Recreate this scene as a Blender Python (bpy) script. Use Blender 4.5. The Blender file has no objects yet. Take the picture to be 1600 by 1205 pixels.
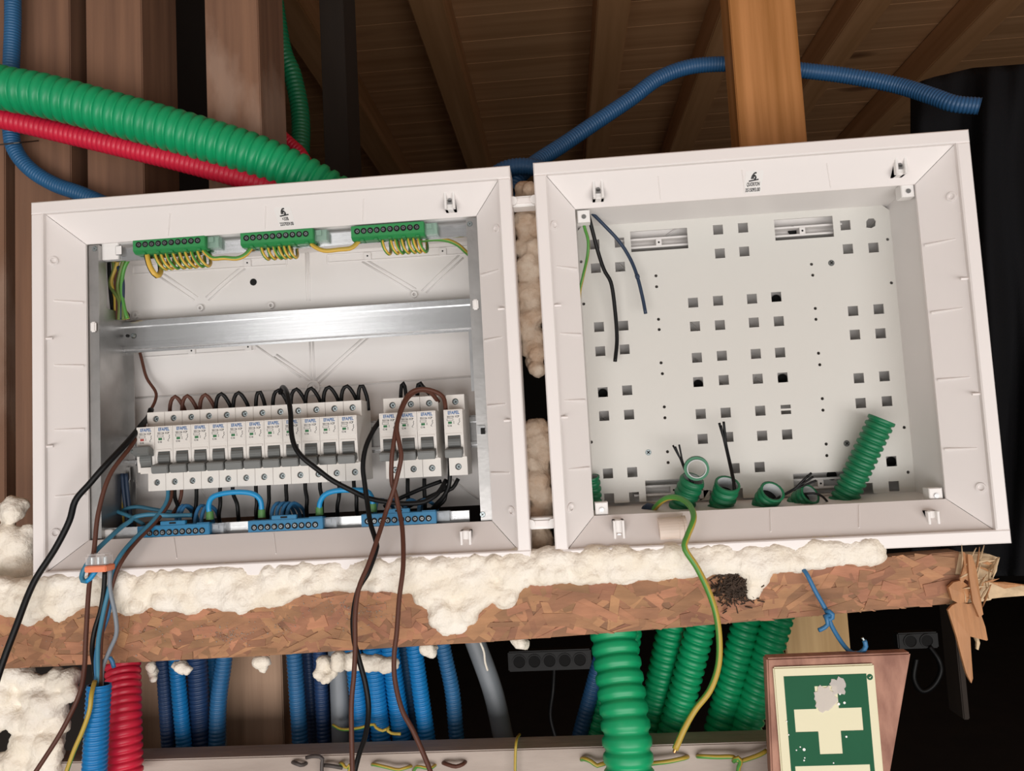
import bpy, bmesh, math, random
from mathutils import Vector, Matrix, noise
random.seed(7)
D = bpy.data
SC = bpy.context.scene
COL = SC.collection

# ------------------------------------------------------------------ camera
FPX = 1200.0
CAM = Vector((0.28919, -0.75, -0.0840))
YAW, PITCH, ROLL = -0.06326, 0.07907, -0.05412
def cam_axes():
    f = Vector((math.sin(YAW)*math.cos(PITCH), math.cos(YAW)*math.cos(PITCH), math.sin(PITCH)))
    r = Vector((math.cos(YAW), -math.sin(YAW), 0)); u = r.cross(f)
    return (math.cos(ROLL)*r + math.sin(ROLL)*u, -math.sin(ROLL)*r + math.cos(ROLL)*u, f)
CR, CU, CF = cam_axes()
cd = D.cameras.new('camera'); cam = D.objects.new('camera', cd); COL.objects.link(cam)
cd.sensor_fit = 'HORIZONTAL'; cd.sensor_width = 36.0; cd.lens = 36.0*FPX/1600.0; cd.clip_start = 0.01; cd.clip_end = 100
M = Matrix((CR, CU, -CF)).transposed().to_4x4(); M.translation = CAM
cam.matrix_world = M
SC.camera = cam

# ------------------------------------------------------------------ light
w = D.worlds.new('world'); SC.world = w; w.use_nodes = True
bg = w.node_tree.nodes['Background']; bg.inputs[0].default_value = (1.0, 0.96, 0.92, 1); bg.inputs[1].default_value = 0.28
def area(name, loc, target, sx, sy, power, col):
    l = D.lights.new(name, 'AREA'); l.shape = 'RECTANGLE'; l.size = sx; l.size_y = sy; l.energy = power; l.color = col
    o = D.objects.new(name, l); COL.objects.link(o); o.location = loc
    o.rotation_euler = (Vector(target)-Vector(loc)).to_track_quat('-Z', 'Y').to_euler()
    return o
area('daylight_opening', (0.55, -2.3, -1.0), (0.35, 0, -0.02), 4.0, 1.1, 72, (1.0, 0.972, 0.955))
area('rail_streak_light', (-0.82, -2.6, 0.60), (0.1, 0, 0.05), 0.55, 0.65, 3.2, (1.0, 0.98, 0.97))  # added lamp, puts a bright streak on the metal rails
SC.view_settings.view_transform = 'Standard'; SC.view_settings.look = 'None'
SC.view_settings.gamma = 1.0; SC.view_settings.exposure = 0.0
SC.view_settings.use_curve_mapping = False

# ------------------------------------------------------------------ helpers
def P(px, py, Y):
    """the point at depth Y (metres behind the box rims) that the photograph shows at px, py"""
    d = CF + CR*((px-800.0)/FPX) - CU*((py-602.5)/FPX)
    return CAM + d*((Y-CAM.y)/d.y)
def lin(h):
    if isinstance(h, str):
        h = h.lstrip('#'); c = [int(h[i:i+2], 16)/255 for i in (0, 2, 4)]
    else: c = h
    return tuple(x/12.92 if x <= .04045 else ((x+.055)/1.055)**2.4 for x in c) + (1,)
MATS = {}
def mat(name, col, rough=.5, metal=0., var=0., vscale=30., bump=0., bscale=200., spec=.5, alpha=None, trans=0., island=0., stretch=None, coat=0., col2=None):
    if name in MATS: return MATS[name]
    m = D.materials.new(name); m.use_nodes = True; nt = m.node_tree; b = nt.nodes['Principled BSDF']
    c = lin(col); b.inputs['Base Color'].default_value = c; b.inputs['Roughness'].default_value = rough
    b.inputs['Metallic'].default_value = metal; b.inputs['Specular IOR Level'].default_value = spec
    b.inputs['Transmission Weight'].default_value = trans; b.inputs['Coat Weight'].default_value = coat
    if alpha is not None: b.inputs['Alpha'].default_value = alpha
    tc = nt.nodes.new('ShaderNodeTexCoord'); mp = nt.nodes.new('ShaderNodeMapping')
    nt.links.new(tc.outputs['Object'], mp.inputs[0])
    if stretch: mp.inputs['Scale'].default_value = stretch
    out = None
    if var or col2:
        n = nt.nodes.new('ShaderNodeTexNoise'); n.inputs['Scale'].default_value = vscale; n.inputs['Detail'].default_value = 6
        nt.links.new(mp.outputs[0], n.inputs['Vector'])
        cr = nt.nodes.new('ShaderNodeValToRGB'); cr.color_ramp.elements[0].position = .34; cr.color_ramp.elements[1].position = .66
        c2 = lin(col2) if col2 else tuple(x*(1-var) for x in c[:3])+(1,)
        cr.color_ramp.elements[0].color = c2; cr.color_ramp.elements[1].color = c
        nt.links.new(n.outputs['Fac'], cr.inputs[0]); out = cr.outputs[0]
    if island:
        g = nt.nodes.new('ShaderNodeNewGeometry'); h = nt.nodes.new('ShaderNodeHueSaturation')
        mr = nt.nodes.new('ShaderNodeMapRange'); mr.inputs[3].default_value = 1-island; mr.inputs[4].default_value = 1+island
        nt.links.new(g.outputs['Random Per Island'], mr.inputs[0]); nt.links.new(mr.outputs[0], h.inputs['Value'])
        mh = nt.nodes.new('ShaderNodeMath'); mh.operation = 'MULTIPLY_ADD'; mh.inputs[1].default_value = .02; mh.inputs[2].default_value = .488
        sp = nt.nodes.new('ShaderNodeMath'); sp.operation = 'FRACT'; m7 = nt.nodes.new('ShaderNodeMath'); m7.operation = 'MULTIPLY'; m7.inputs[1].default_value = 7.31
        nt.links.new(g.outputs['Random Per Island'], m7.inputs[0]); nt.links.new(m7.outputs[0], sp.inputs[0]); nt.links.new(sp.outputs[0], mh.inputs[0]); nt.links.new(mh.outputs[0], h.inputs['Hue'])
        if out: nt.links.new(out, h.inputs['Color'])
        else: h.inputs['Color'].default_value = c
        out = h.outputs[0]
    if out: nt.links.new(out, b.inputs['Base Color'])
    if bump:
        n2 = nt.nodes.new('ShaderNodeTexNoise'); n2.inputs['Scale'].default_value = bscale; n2.inputs['Detail'].default_value = 4
        nt.links.new(mp.outputs[0], n2.inputs['Vector'])
        bp = nt.nodes.new('ShaderNodeBump'); bp.inputs['Strength'].default_value = bump; bp.inputs['Distance'].default_value = .002
        nt.links.new(n2.outputs['Fac'], bp.inputs['Height']); nt.links.new(bp.outputs[0], b.inputs['Normal'])
    MATS[name] = m; return m
def wood(name, c1, c2, knot, axis=2, rough=.65, gs=60., stain=None):
    """timber: fine grain stretched along one axis, scattered knots, optional pale stains"""
    m = D.materials.new(name); m.use_nodes = True; nt = m.node_tree; b = nt.nodes['Principled BSDF']; b.inputs['Roughness'].default_value = rough
    b.inputs['Specular IOR Level'].default_value = .3
    tc = nt.nodes.new('ShaderNodeTexCoord'); oi = nt.nodes.new('ShaderNodeObjectInfo')
    ad = nt.nodes.new('ShaderNodeVectorMath'); ad.operation = 'ADD'
    cx = nt.nodes.new('ShaderNodeVectorMath'); cx.operation = 'SCALE'; cx.inputs['Scale'].default_value = 13.7
    cb = nt.nodes.new('ShaderNodeCombineXYZ')
    for i in range(3): nt.links.new(oi.outputs['Random'], cb.inputs[i])
    nt.links.new(cb.outputs[0], cx.inputs[0]); nt.links.new(tc.outputs['Object'], ad.inputs[0]); nt.links.new(cx.outputs[0], ad.inputs[1])
    def noise_(scale, st, detail=5):
        mp = nt.nodes.new('ShaderNodeMapping'); s = [1, 1, 1]; s[axis] = st; mp.inputs['Scale'].default_value = s
        n = nt.nodes.new('ShaderNodeTexNoise'); n.inputs['Scale'].default_value = scale; n.inputs['Detail'].default_value = detail
        nt.links.new(ad.outputs[0], mp.inputs[0]); nt.links.new(mp.outputs[0], n.inputs['Vector']); return n.outputs['Fac']
    def ramp(f, p0, p1, a, bb):
        r = nt.nodes.new('ShaderNodeValToRGB'); r.color_ramp.elements[0].position = p0; r.color_ramp.elements[1].position = p1
        r.color_ramp.elements[0].color = a; r.color_ramp.elements[1].color = bb; nt.links.new(f, r.inputs[0]); return r.outputs[0]
    def mix(fac, a, bb):
        x = nt.nodes.new('ShaderNodeMix'); x.data_type = 'RGBA'
        nt.links.new(fac, x.inputs['Factor']); nt.links.new(a, x.inputs['A'])
        if isinstance(bb, tuple): x.inputs['B'].default_value = bb
        else: nt.links.new(bb, x.inputs['B'])
        return x.outputs['Result']
    g = noise_(gs, .04, 8)
    out = ramp(g, .35, .68, lin(c2), lin(c1))
    kn = noise_(gs*.16, .33, 2); kr = ramp(kn, .68, .76, (0, 0, 0, 1), (1, 1, 1, 1)); out = mix(kr, out, lin(knot))
    if stain:
        sn = noise_(gs*.1, .5, 6); sr = ramp(sn, .56, .62, (0, 0, 0, 1), (.55, .55, .55, 1)); out = mix(sr, out, lin(stain))
    nt.links.new(out, b.inputs['Base Color'])
    bp = nt.nodes.new('ShaderNodeBump'); bp.inputs['Strength'].default_value = .25; bp.inputs['Distance'].default_value = .002
    nt.links.new(g, bp.inputs['Height']); nt.links.new(bp.outputs[0], b.inputs['Normal'])
    MATS[name] = m; return m

class MB:
    def __init__(s): s.v = []; s.f = []; s.m = []
    def add(s, v, f, mi=0):
        o = len(s.v); s.v += [Vector(x) for x in v]; s.f += [tuple(i+o for i in q) for q in f]; s.m += [mi]*len(f) if isinstance(mi, int) else list(mi)
        return s
    def box(s, a, b, mi=0):
        x0, y0, z0 = [min(a[i], b[i]) for i in range(3)]; x1, y1, z1 = [max(a[i], b[i]) for i in range(3)]
        return s.add([(x0,y0,z0),(x1,y0,z0),(x1,y1,z0),(x0,y1,z0),(x0,y0,z1),(x1,y0,z1),(x1,y1,z1),(x0,y1,z1)],
              [(0,3,2,1),(4,5,6,7),(0,1,5,4),(1,2,6,5),(2,3,7,6),(3,0,4,7)], mi)
    def cbox(s, a, b, c=.001, mi=0):
        """box with chamfered front (-y) edges"""
        x0, y0, z0 = [min(a[i], b[i]) for i in range(3)]; x1, y1, z1 = [max(a[i], b[i]) for i in range(3)]
        v = [(x0,y1,z0),(x1,y1,z0),(x1,y1,z1),(x0,y1,z1),(x0,y0+c,z0),(x1,y0+c,z0),(x1,y0+c,z1),(x0,y0+c,z1),
             (x0+c,y0,z0+c),(x1-c,y0,z0+c),(x1-c,y0,z1-c),(x0+c,y0,z1-c)]
        f = [(0,3,2,1)[::-1]] if False else [(0,1,2,3)[::-1]]
        f = [(3,2,1,0)]
        for a_, b_ in ((0,4),(4,8)):
            for i in range(4): j = (i+1) % 4; f.append((a_+i, a_+j, b_+j, b_+i))
        f.append((8,9,10,11)); return s.add(v, f, mi)
    def prism(s, prof, x0, x1, mi=0):
        """profile in (y,z), extruded along x"""
        n = len(prof); v = [(x0, p[0], p[1]) for p in prof] + [(x1, p[0], p[1]) for p in prof]
        f = [tuple(range(n)), tuple(range(2*n-1, n-1, -1))] + [(i, i+n, (i+1) % n+n, (i+1) % n) for i in range(n)]
        return s.add(v, f, mi)
    def poly(s, pts, y0, y1, mi=0):
        """outline in (x,z), from depth y0 to y1"""
        n = len(pts); v = [(p[0], y0, p[1]) for p in pts] + [(p[0], y1, p[1]) for p in pts]
        return s.add(v, [tuple(range(n)), tuple(range(2*n-1, n-1, -1))] + [(i, i+n, (i+1) % n+n, (i+1) % n) for i in range(n)], mi)
    def cyl(s, c, ax, r, h, seg=16, r2=None, mi=0):
        c = Vector(c); ax = Vector(ax).normalized(); u = ax.orthogonal().normalized(); q = ax.cross(u); r2 = r if r2 is None else r2
        v = []
        for k in range(seg):
            a = 2*math.pi*k/seg; d = u*math.cos(a)+q*math.sin(a); v.append(c+d*r)
        for k in range(seg):
            a = 2*math.pi*k/seg; d = u*math.cos(a)+q*math.sin(a); v.append(c+ax*h+d*r2)
        return s.add(v, [tuple(range(seg))[::-1], tuple(range(seg, 2*seg))] + [(k, (k+1) % seg, (k+1) % seg+seg, k+seg) for k in range(seg)], mi)
    def ring(s, c, ax, r0, r1, h, seg=20, mi=0):
        c = Vector(c); ax = Vector(ax).normalized(); u = ax.orthogonal().normalized(); q = ax.cross(u); v = []
        for (r, t) in ((r0, 0), (r1, 0), (r1, h), (r0, h)):
            for k in range(seg):
                a = 2*math.pi*k/seg; v.append(c+ax*t+(u*math.cos(a)+q*math.sin(a))*r)
        f = []
        for j in range(4):
            for k in range(seg): f.append((j*seg+k, j*seg+(k+1) % seg, ((j+1) % 4)*seg+(k+1) % seg, ((j+1) % 4)*seg+k))
        return s.add(v, f, mi)
    def sweep(s, pts, radii, seg=12, mi=0, sector=None, twist=0., phase=0., cap=True, sq=1.):
        n = len(pts); t = [(pts[min(i+1, n-1)]-pts[max(i-1, 0)]).normalized() for i in range(n)]
        u = t[0].cross(Vector((.13, .2, 1))).normalized(); v = []; fr = 0
        for i in range(n):
            u = (u - t[i]*u.dot(t[i])).normalized(); q = t[i].cross(u); r = radii[i] if not isinstance(radii, (int, float)) else radii
            for k in range(seg):
                a = 2*math.pi*k/seg + twist*i + phase; v.append(pts[i]+(u*math.cos(a)+q*math.sin(a)*sq)*r)
        f = []; mm = []
        for i in range(n-1):
            for k in range(seg):
                f.append((i*seg+k, i*seg+(k+1) % seg, (i+1)*seg+(k+1) % seg, (i+1)*seg+k)); mm.append(1 if sector and k < sector*seg else mi)
        if cap: f += [tuple(range(seg))[::-1], tuple(range((n-1)*seg, n*seg))]; mm += [mi, mi]
        return s.add(v, f, mm)
def link(name, me, mats, parent=None, loc=None):
    o = D.objects.new(name, me); COL.objects.link(o)
    for m in (mats if isinstance(mats, (list, tuple)) else [mats]): me.materials.append(MATS[m] if isinstance(m, str) else m)
    if parent: o.parent = parent
    if loc is not None: o.location = loc
    return o
def build(name, mb, mats, parent=None, smooth=False, local=False, bevel=0):
    """one mesh object; world-space vertices unless local"""
    v = mb.v
    lo = Vector((min(p.x for p in v), min(p.y for p in v), min(p.z for p in v))); hi = Vector((max(p.x for p in v), max(p.y for p in v), max(p.z for p in v)))
    org = Vector(((lo.x+hi.x)/2, (lo.y+hi.y)/2, lo.z))
    me = D.meshes.new(name); me.from_pydata([p-org for p in v], [], mb.f); me.update()
    me.polygons.foreach_set('material_index', mb.m)
    bm = bmesh.new(); bm.from_mesh(me); bmesh.ops.recalc_face_normals(bm, faces=bm.faces)
    if bevel: bmesh.ops.bevel(bm, geom=[e for e in bm.edges if e.calc_face_angle(0) > .6], offset=bevel, segments=2, affect='EDGES', clamp_overlap=True)
    bm.to_mesh(me); bm.free()
    if smooth: me.polygons.foreach_set('use_smooth', [True]*len(me.polygons))
    base = Vector((0, 0, 0))
    if parent and not local:
        q = parent
        while q: base += q.location; q = q.parent
    return link(name, me, mats, parent, org-base)
def tag(o, label, cat, group=None, kind=None):
    o['label'] = label; o['category'] = cat
    if group: o['group'] = group
    if kind: o['kind'] = kind
    return o
def thing(name, label, cat, loc=(0, 0, 0), group=None):
    o = D.objects.new(name, None); COL.objects.link(o); o.location = loc; o.empty_display_size = .02
    return tag(o, label, cat, group)
def structure(o): o['kind'] = 'structure'; return o
def curve(pts, step=.004):
    """smooth resampled curve through world points"""
    p = [Vector(x) for x in pts]
    if len(p) == 2: p = [p[0], p[0].lerp(p[1], .5), p[1]]
    p = [p[0]*2-p[1]] + p + [p[-1]*2-p[-2]]; out = []
    for i in range(1, len(p)-2):
        a, b, c, d = p[i-1:i+3]; n = 12
        for k in range(n):
            t = k/n
            out.append(.5*((2*b)+(c-a)*t+(2*a-5*b+4*c-d)*t*t+(3*b-a-3*c+d)*t**3))
    out.append(p[-2]); res = [out[0]]; acc = 0
    for i in range(1, len(out)):
        seg = (out[i]-out[i-1]).length; pos = 0
        while acc+seg-pos >= step and seg > 0:
            pos += step-acc; res.append(out[i-1].lerp(out[i], pos/seg)); acc = 0
        acc += seg-pos
    if (res[-1]-out[-1]).length > step*.3: res.append(out[-1])
    return res
def px(pts): return [P(*q) for q in pts]
def wire(name, label, pts, r, m, cat='wire', group=None, m2=None, step=.004, seg=10, end=None, parent=None, world=False, phase=0., tw=.05):
    c = curve(pts if world else px(pts), step); mb = MB()
    mb.sweep(c, r, seg, phase=phase, sector=.42 if m2 else None, twist=tw if m2 else 0)
    o = build(name, mb, [m, m2] if m2 else m, parent, smooth=True)
    if label: tag(o, label, cat, group)
    if end:
        e = MB(); d = (c[-1]-c[-2]).normalized(); e.cyl(c[-1]-d*.0003, d, r*.55, .003, 10); build('conductor', e, end, o)
    return o
def conduit(name, label, pts, r, m, period, cat='conduit', group=None, depth=.1, seg=18, hollow=False, inner=None, world=False, parent=None):
    big = period > .0055; N = 8 if big else 6
    c = curve(pts if world else px(pts), period/N); mb = MB()
    prof = [0, .12, .15, .12, 0, -.75, -1, -.75] if big else [0, -.1, -.5, -1, -.5, -.1]
    rad = [r*(1+depth*prof[i % N]) for i in range(len(c))]
    if hollow:
        mb.sweep(c, rad, seg, cap=False); n = len(c)
        ci = c[-1:-min(n, 14)-1:-1]; mb.sweep([x for x in ci], [r*.80]*len(ci), seg, cap=False, mi=1)
        d = (c[-1]-c[-2]).normalized(); mb.ring(c[-1], d, r*.80, rad[-1], r*.02, seg)
        e = ci[-1]; mb.cyl(e, d, r*.8, .0002, seg, mi=2)
        o = build(name, mb, [m, inner or m, 'void_black'], parent, smooth=True)
    else:
        mb.sweep(c, rad, seg); o = build(name, mb, m, parent, smooth=True)
    if label: tag(o, label, cat, group)
    return o
def flat(outlines, y0, y1):
    """plate in the xz plane with holes: returns mesh verts/faces as an MB"""
    cu = D.curves.new('tmp', 'CURVE'); cu.dimensions = '2D'; cu.fill_mode = 'BOTH'; cu.extrude = abs(y1-y0)/2
    for ol in outlines:
        sp = cu.splines.new('POLY'); sp.points.add(len(ol)-1); sp.use_cyclic_u = True
        for i, q in enumerate(ol): sp.points[i].co = (q[0], q[1], 0, 1)
    ob = D.objects.new('tmp', cu); me = D.meshes.new_from_object(ob)
    mb = MB(); mb.add([(v.co.x, (y0+y1)/2-v.co.z, v.co.y) for v in me.vertices], [tuple(p.vertices) for p in me.polygons])
    D.objects.remove(ob); D.curves.remove(cu); D.meshes.remove(me); return mb
def text(mb, s, x, z, y, h, width=None, mi=0, tilt=None):
    cu = D.curves.new('tmp', 'FONT'); cu.body = s; cu.offset = .025; cu.size = 1; cu.align_x = 'CENTER'; ob = D.objects.new('tmp', cu); me = D.meshes.new_from_object(ob)
    vs = [v.co.copy() for v in me.vertices]; w0 = max(v.x for v in vs)-min(v.x for v in vs); hh = max(v.y for v in vs)
    sx = width/w0 if width else h/hh; sz = h/hh
    mb.add([(x+v.x*sx, y(v.y*sz+z) if callable(y) else y, z+v.y*sz) for v in vs], [tuple(p.vertices) for p in me.polygons], mi)
    D.objects.remove(ob); D.curves.remove(cu); D.meshes.remove(me)
def circ(x, z, r, n=16): return [(x+r*math.cos(2*math.pi*k/n), z+r*math.sin(2*math.pi*k/n)) for k in range(n)]
def copy_tree(o, parent=None):
    c = o.copy(); COL.objects.link(c); c.parent = parent
    for ch in list(o.children): copy_tree(ch, c)
    return c
def screw_mesh(mb, c, r, y_ax=(0, -1, 0), ang=.5, mi=0, mj=1):
    """pan head with a cross slot"""
    c = Vector(c); ax = Vector(y_ax).normalized(); mb.cyl(c, ax, r, r*.25, 18, r*.82, mi)
    u = Vector((math.cos(ang), 0, math.sin(ang))); u = (u-ax*u.dot(ax)).normalized(); q = ax.cross(u)
    for a, b in ((u, q), (q, u)):
        t = c+ax*(r*.27); v = [t+a*r*.62+b*r*.13, t-a*r*.62+b*r*.13, t-a*r*.62-b*r*.13, t+a*r*.62-b*r*.13]
        v += [x-ax*r*.1 for x in v]; mb.add(v, [(0,1,2,3),(7,6,5,4),(0,4,5,1),(1,5,6,2),(2,6,7,3),(3,7,4,0)], mj)

# ------------------------------------------------------------------ materials
mat('white_plastic', '#eee8e5', .38, var=.03, vscale=6)
mat('white_inner', '#e2dedb', .45, var=.04, vscale=5)
mat('plate_white', '#d3d1cb', .28, bump=.05, bscale=900)
mat('breaker_white', '#dad6d0', .42)
mat('clip_white', '#ece9e6', .4)
mat('dark_grey', '#696b69', .45)
mat('void_black', '#050505', .8)
mat('print_blue', '#1f5f9a', .5); mat('print_black', '#2a2a2c', .6); mat('print_green', '#1f6a3c', .5); mat('print_red', '#a33a34', .5)
mat('steel', '#c9c9c9', .28, 1.0, var=.15, vscale=40, bump=.04, bscale=300)
mat('aluminium', '#d2d3d4', .24, 1.0, var=.10, vscale=60, stretch=(.05, 1, 6), bump=.03, bscale=400)
mat('galvanised', '#b9b7b5', .36, 1.0, var=.18, vscale=35, bump=.05, bscale=250)
mat('screw_steel', '#c4d0d2', .22, 1.0)
mat('screw_dark', '#8b9193', .32, 1.0)
mat('copper', '#c98a5a', .3, 1.0)
mat('green_block', '#2c8a4c', .42, var=.05, vscale=50); mat('blue_block', '#11719e', .42, var=.05, vscale=50)
mat('clear_green', '#a9c9b8', .25, alpha=.45); mat('clear_grey', '#c8cfd6', .2, alpha=.4)
mat('clear_plastic', '#e8e2df', .08, alpha=.35, coat=.5); mat('orange_plastic', '#ef8a62', .4)
mat('wire_black', '#0e0e0f', .45, spec=.25); mat('wire_brown', '#573428', .5, spec=.3); mat('wire_blue', '#33719f', .45); mat('wire_navy', '#20324a', .5)
mat('wire_bright_blue', '#1a8cc4', .38); mat('wire_grey', '#7f8790', .5); mat('wire_yellow', '#d9b04a', .42); mat('wire_green', '#4f8f3c', .42); mat('wire_teal', '#3a7a96', .45)
mat('wire_olive', '#5f7036', .45); mat('wire_mustard', '#b59a3c', .45); mat('ferrule_green', '#4f7f44', .4); mat('wire_darkgrey', '#4a4340', .55)
mat('conduit_green', '#09a066', .40, var=.10, vscale=25); mat('conduit_dkgreen', '#0c6f47', .42, var=.12, vscale=25)
mat('conduit_red', '#d6203f', .42, var=.10, vscale=25); mat('conduit_blue', '#0f77b8', .38, var=.08, vscale=25)
mat('conduit_midblue', '#25618f', .42, var=.12, vscale=25); mat('conduit_navy', '#1d3a63', .45, var=.12, vscale=25); mat('conduit_steelblue', '#23517a', .45, var=.1, vscale=25)
mat('pipe_grey', '#7b8085', .45, var=.12, vscale=20); mat('tube_lining', '#b9bcbc', .5)
mat('foam', '#f6efe3', .62, var=.07, vscale=30, bump=.6, bscale=330, col2='#f0e5d2'); mat('foam_shaded', '#cbbba8', .6, bump=.5, bscale=330, col2='#b89d84', vscale=45)  # foam_shaded: same foam with the slot's shadow put into its colour
mat('beige_plastic', '#e0d0c3', .45)
mat('osb', '#9c6f4f', .7, vscale=26, col2='#7d5c43', stretch=(.5, 1, 1.6), bump=.7, bscale=140)
mat('osb_strand', '#ad7c59', .7, var=.3, vscale=90, stretch=(.3, 1, 1), bump=.35, bscale=300, island=.27)
mat('osb_dark', '#4a3a2e', .85, bump=.8, bscale=500, var=.5, vscale=200)
mat('splinter', '#c08a5e', .65, var=.25, vscale=80, stretch=(3, 1, .25), bump=.3, bscale=200); mat('splinter_pale', '#d9bd97', .65, var=.25, vscale=120, bump=.3, bscale=200)
mat('plank_grey', '#b9aca2', .8, vscale=18, col2='#93857c', stretch=(.25, 1, 1), bump=.7, bscale=120)
mat('sign_board', '#b48672', .75, vscale=70, col2='#895f50', stretch=(1, 1, .4), bump=.5, bscale=160)
mat('sign_cream', '#e2dcbc', .55, spec=.2); mat('sign_green', '#0b5636', .55, spec=.2, var=.08, vscale=30); mat('smudge', '#e2dad4', .7, alpha=.5)
mat('cloth_black', '#151517', .95, bump=.3, bscale=500, spec=.1)
mat('socket_dark', '#141414', .6); mat('concrete', '#aaa298', .9, var=.2, vscale=6)
mat('floor_dark', '#2a211b', .95, var=.3, vscale=8)
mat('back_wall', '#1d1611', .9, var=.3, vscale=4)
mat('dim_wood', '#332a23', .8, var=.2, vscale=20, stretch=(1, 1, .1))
mat('staple', '#6d6a66', .4, 1.0)
wood('stud_wood', '#8a6751', '#735544', '#4c3326', 2, stain='#a68c7b')
wood('stud_grey', '#b3937a', '#937660', '#4a3728', 2)
wood('post_wood', '#bd8350', '#94612f', '#6b4526', 2)
wood('ceiling_wood', '#cf9f74', '#b98a60', '#6a452c', 0, gs=22.)
wood('rafter_wood', '#c9966a', '#b28256', '#6b4429', 1, gs=22.)
mat('sawdust', '#9b9288', .9)
wood('pale_post', '#c9a878', '#a88556', '#6b4a2a', 2)
# ------------------------------------------------------------------ the room behind
mb = MB(); mb.box((-6, -6, -1.56), (7, .1, -1.5)); structure(build('floor', mb, 'concrete'))
mb = MB(); mb.box((-6, .1, -1.56), (7, 7, -1.5)); structure(build('floor', mb, 'floor_dark'))  # inner floor coloured dark to stand for the unlit room
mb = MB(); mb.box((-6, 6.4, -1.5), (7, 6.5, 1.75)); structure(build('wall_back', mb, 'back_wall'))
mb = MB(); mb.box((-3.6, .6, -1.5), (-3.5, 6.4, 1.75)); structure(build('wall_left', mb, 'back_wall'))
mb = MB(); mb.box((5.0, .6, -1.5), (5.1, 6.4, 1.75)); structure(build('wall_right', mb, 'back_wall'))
mb = MB(); mb.box((-1.6, .42, -1.5), (P(338, 100, .42).x, .46, 1.45)); structure(build('dark_backing', mb, 'back_wall'))  # added dark panel standing in for the blackness between the studs
ceil = D.objects.new('ceiling', None); COL.objects.link(ceil); ceil.location = (0, 3, 1.6); structure(ceil)  # its unseen front stretch is added to block sky light from above
mb = MB(); mb.box((-4, -2.6, 1.64), (5, 6.4, 1.72)); build('underlay', mb, 'back_wall', ceil)
pm = None
for i in range(49):
    y0 = -2.6+i*.185
    if pm is None:
        b = MB(); L, W, c = 4.5, .0920, .002
        b.add([(-L,-W,0.03),(L,-W,.03),(L,W,.03),(-L,W,.03),(-L,-W,c),(L,-W,c),(L,W,c),(-L,W,c),(-L,-W+c,0),(L,-W+c,0),(L,W-c,0),(-L,W-c,0)],
              [(0,1,2,3),(0,4,5,1),(1,5,6,2),(2,6,7,3),(3,7,4,0),(4,8,9,5),(5,9,10,6),(6,10,11,7),(7,11,8,4),(8,11,10,9)])
        o = build('plank', b, 'ceiling_wood', ceil); pm = o
    else:
        o = pm.copy(); COL.objects.link(o)
    o.location = (.5+random.uniform(-.5, .5)*0, y0-3, 0)
for ratio, wd in ((-.98, .12), (-.565, .12), (-.25, .12), (.175, .12), (.47, .12), (.80, .12), (1.13, .12)):
    x = CAM.x+ratio*1.54+.0
    mb = MB(); mb.box((x-wd/2, -2.6, 1.46), (x+wd/2, 6.38, 1.598)); build('rafter', mb, 'rafter_wood', ceil, bevel=.004)

def stud(label, x0, x1, py, Y, depth, m, z0=-.215, z1=1.46, name='timber_stud'):
    a, b = P(x0, py, Y), P(x1, py, Y)
    mb = MB(); mb.box((a.x, Y, z0), (b.x, Y+depth, z1))
    return tag(build(name, mb, m, bevel=.0012), label, 'stud')
stud('brown timber stud at the far left edge, mostly cut off', -60, 8, 300, .15, .09, 'stud_wood')
stud('brown timber stud behind the blue conduit and its staple', 22, 110, 150, .15, .09, 'stud_wood')
stud('wide brown timber stud with pale scraped patches behind the green conduit', 135, 223, 150, .15, .09, 'stud_wood')
stud('reddish timber stud standing alone above the left box', 322, 406, 120, .15, .09, 'stud_wood')
stud('weathered brown timber stud between blue conduits below the splintered board', 352, 442, 1090, .125, .09, 'stud_grey', z0=-1.49, z1=-.25)
stud('brown timber stud right behind the red conduit below the board', 216, 252, 1100, .14, .09, 'stud_grey', z0=-1.49, z1=-.25)
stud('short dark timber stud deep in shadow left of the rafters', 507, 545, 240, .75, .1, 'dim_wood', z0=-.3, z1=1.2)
p = stud('orange-brown timber post rising behind the right box', 1146, 1251, 100, .16, .042, 'post_wood', z0=-.20, name='timber_post')
stud('pale timber post behind the sign below the broken board', 1226, 1327, 990, .20, .09, 'pale_post', z0=-1.49, z1=-.21, name='timber_post')

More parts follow.
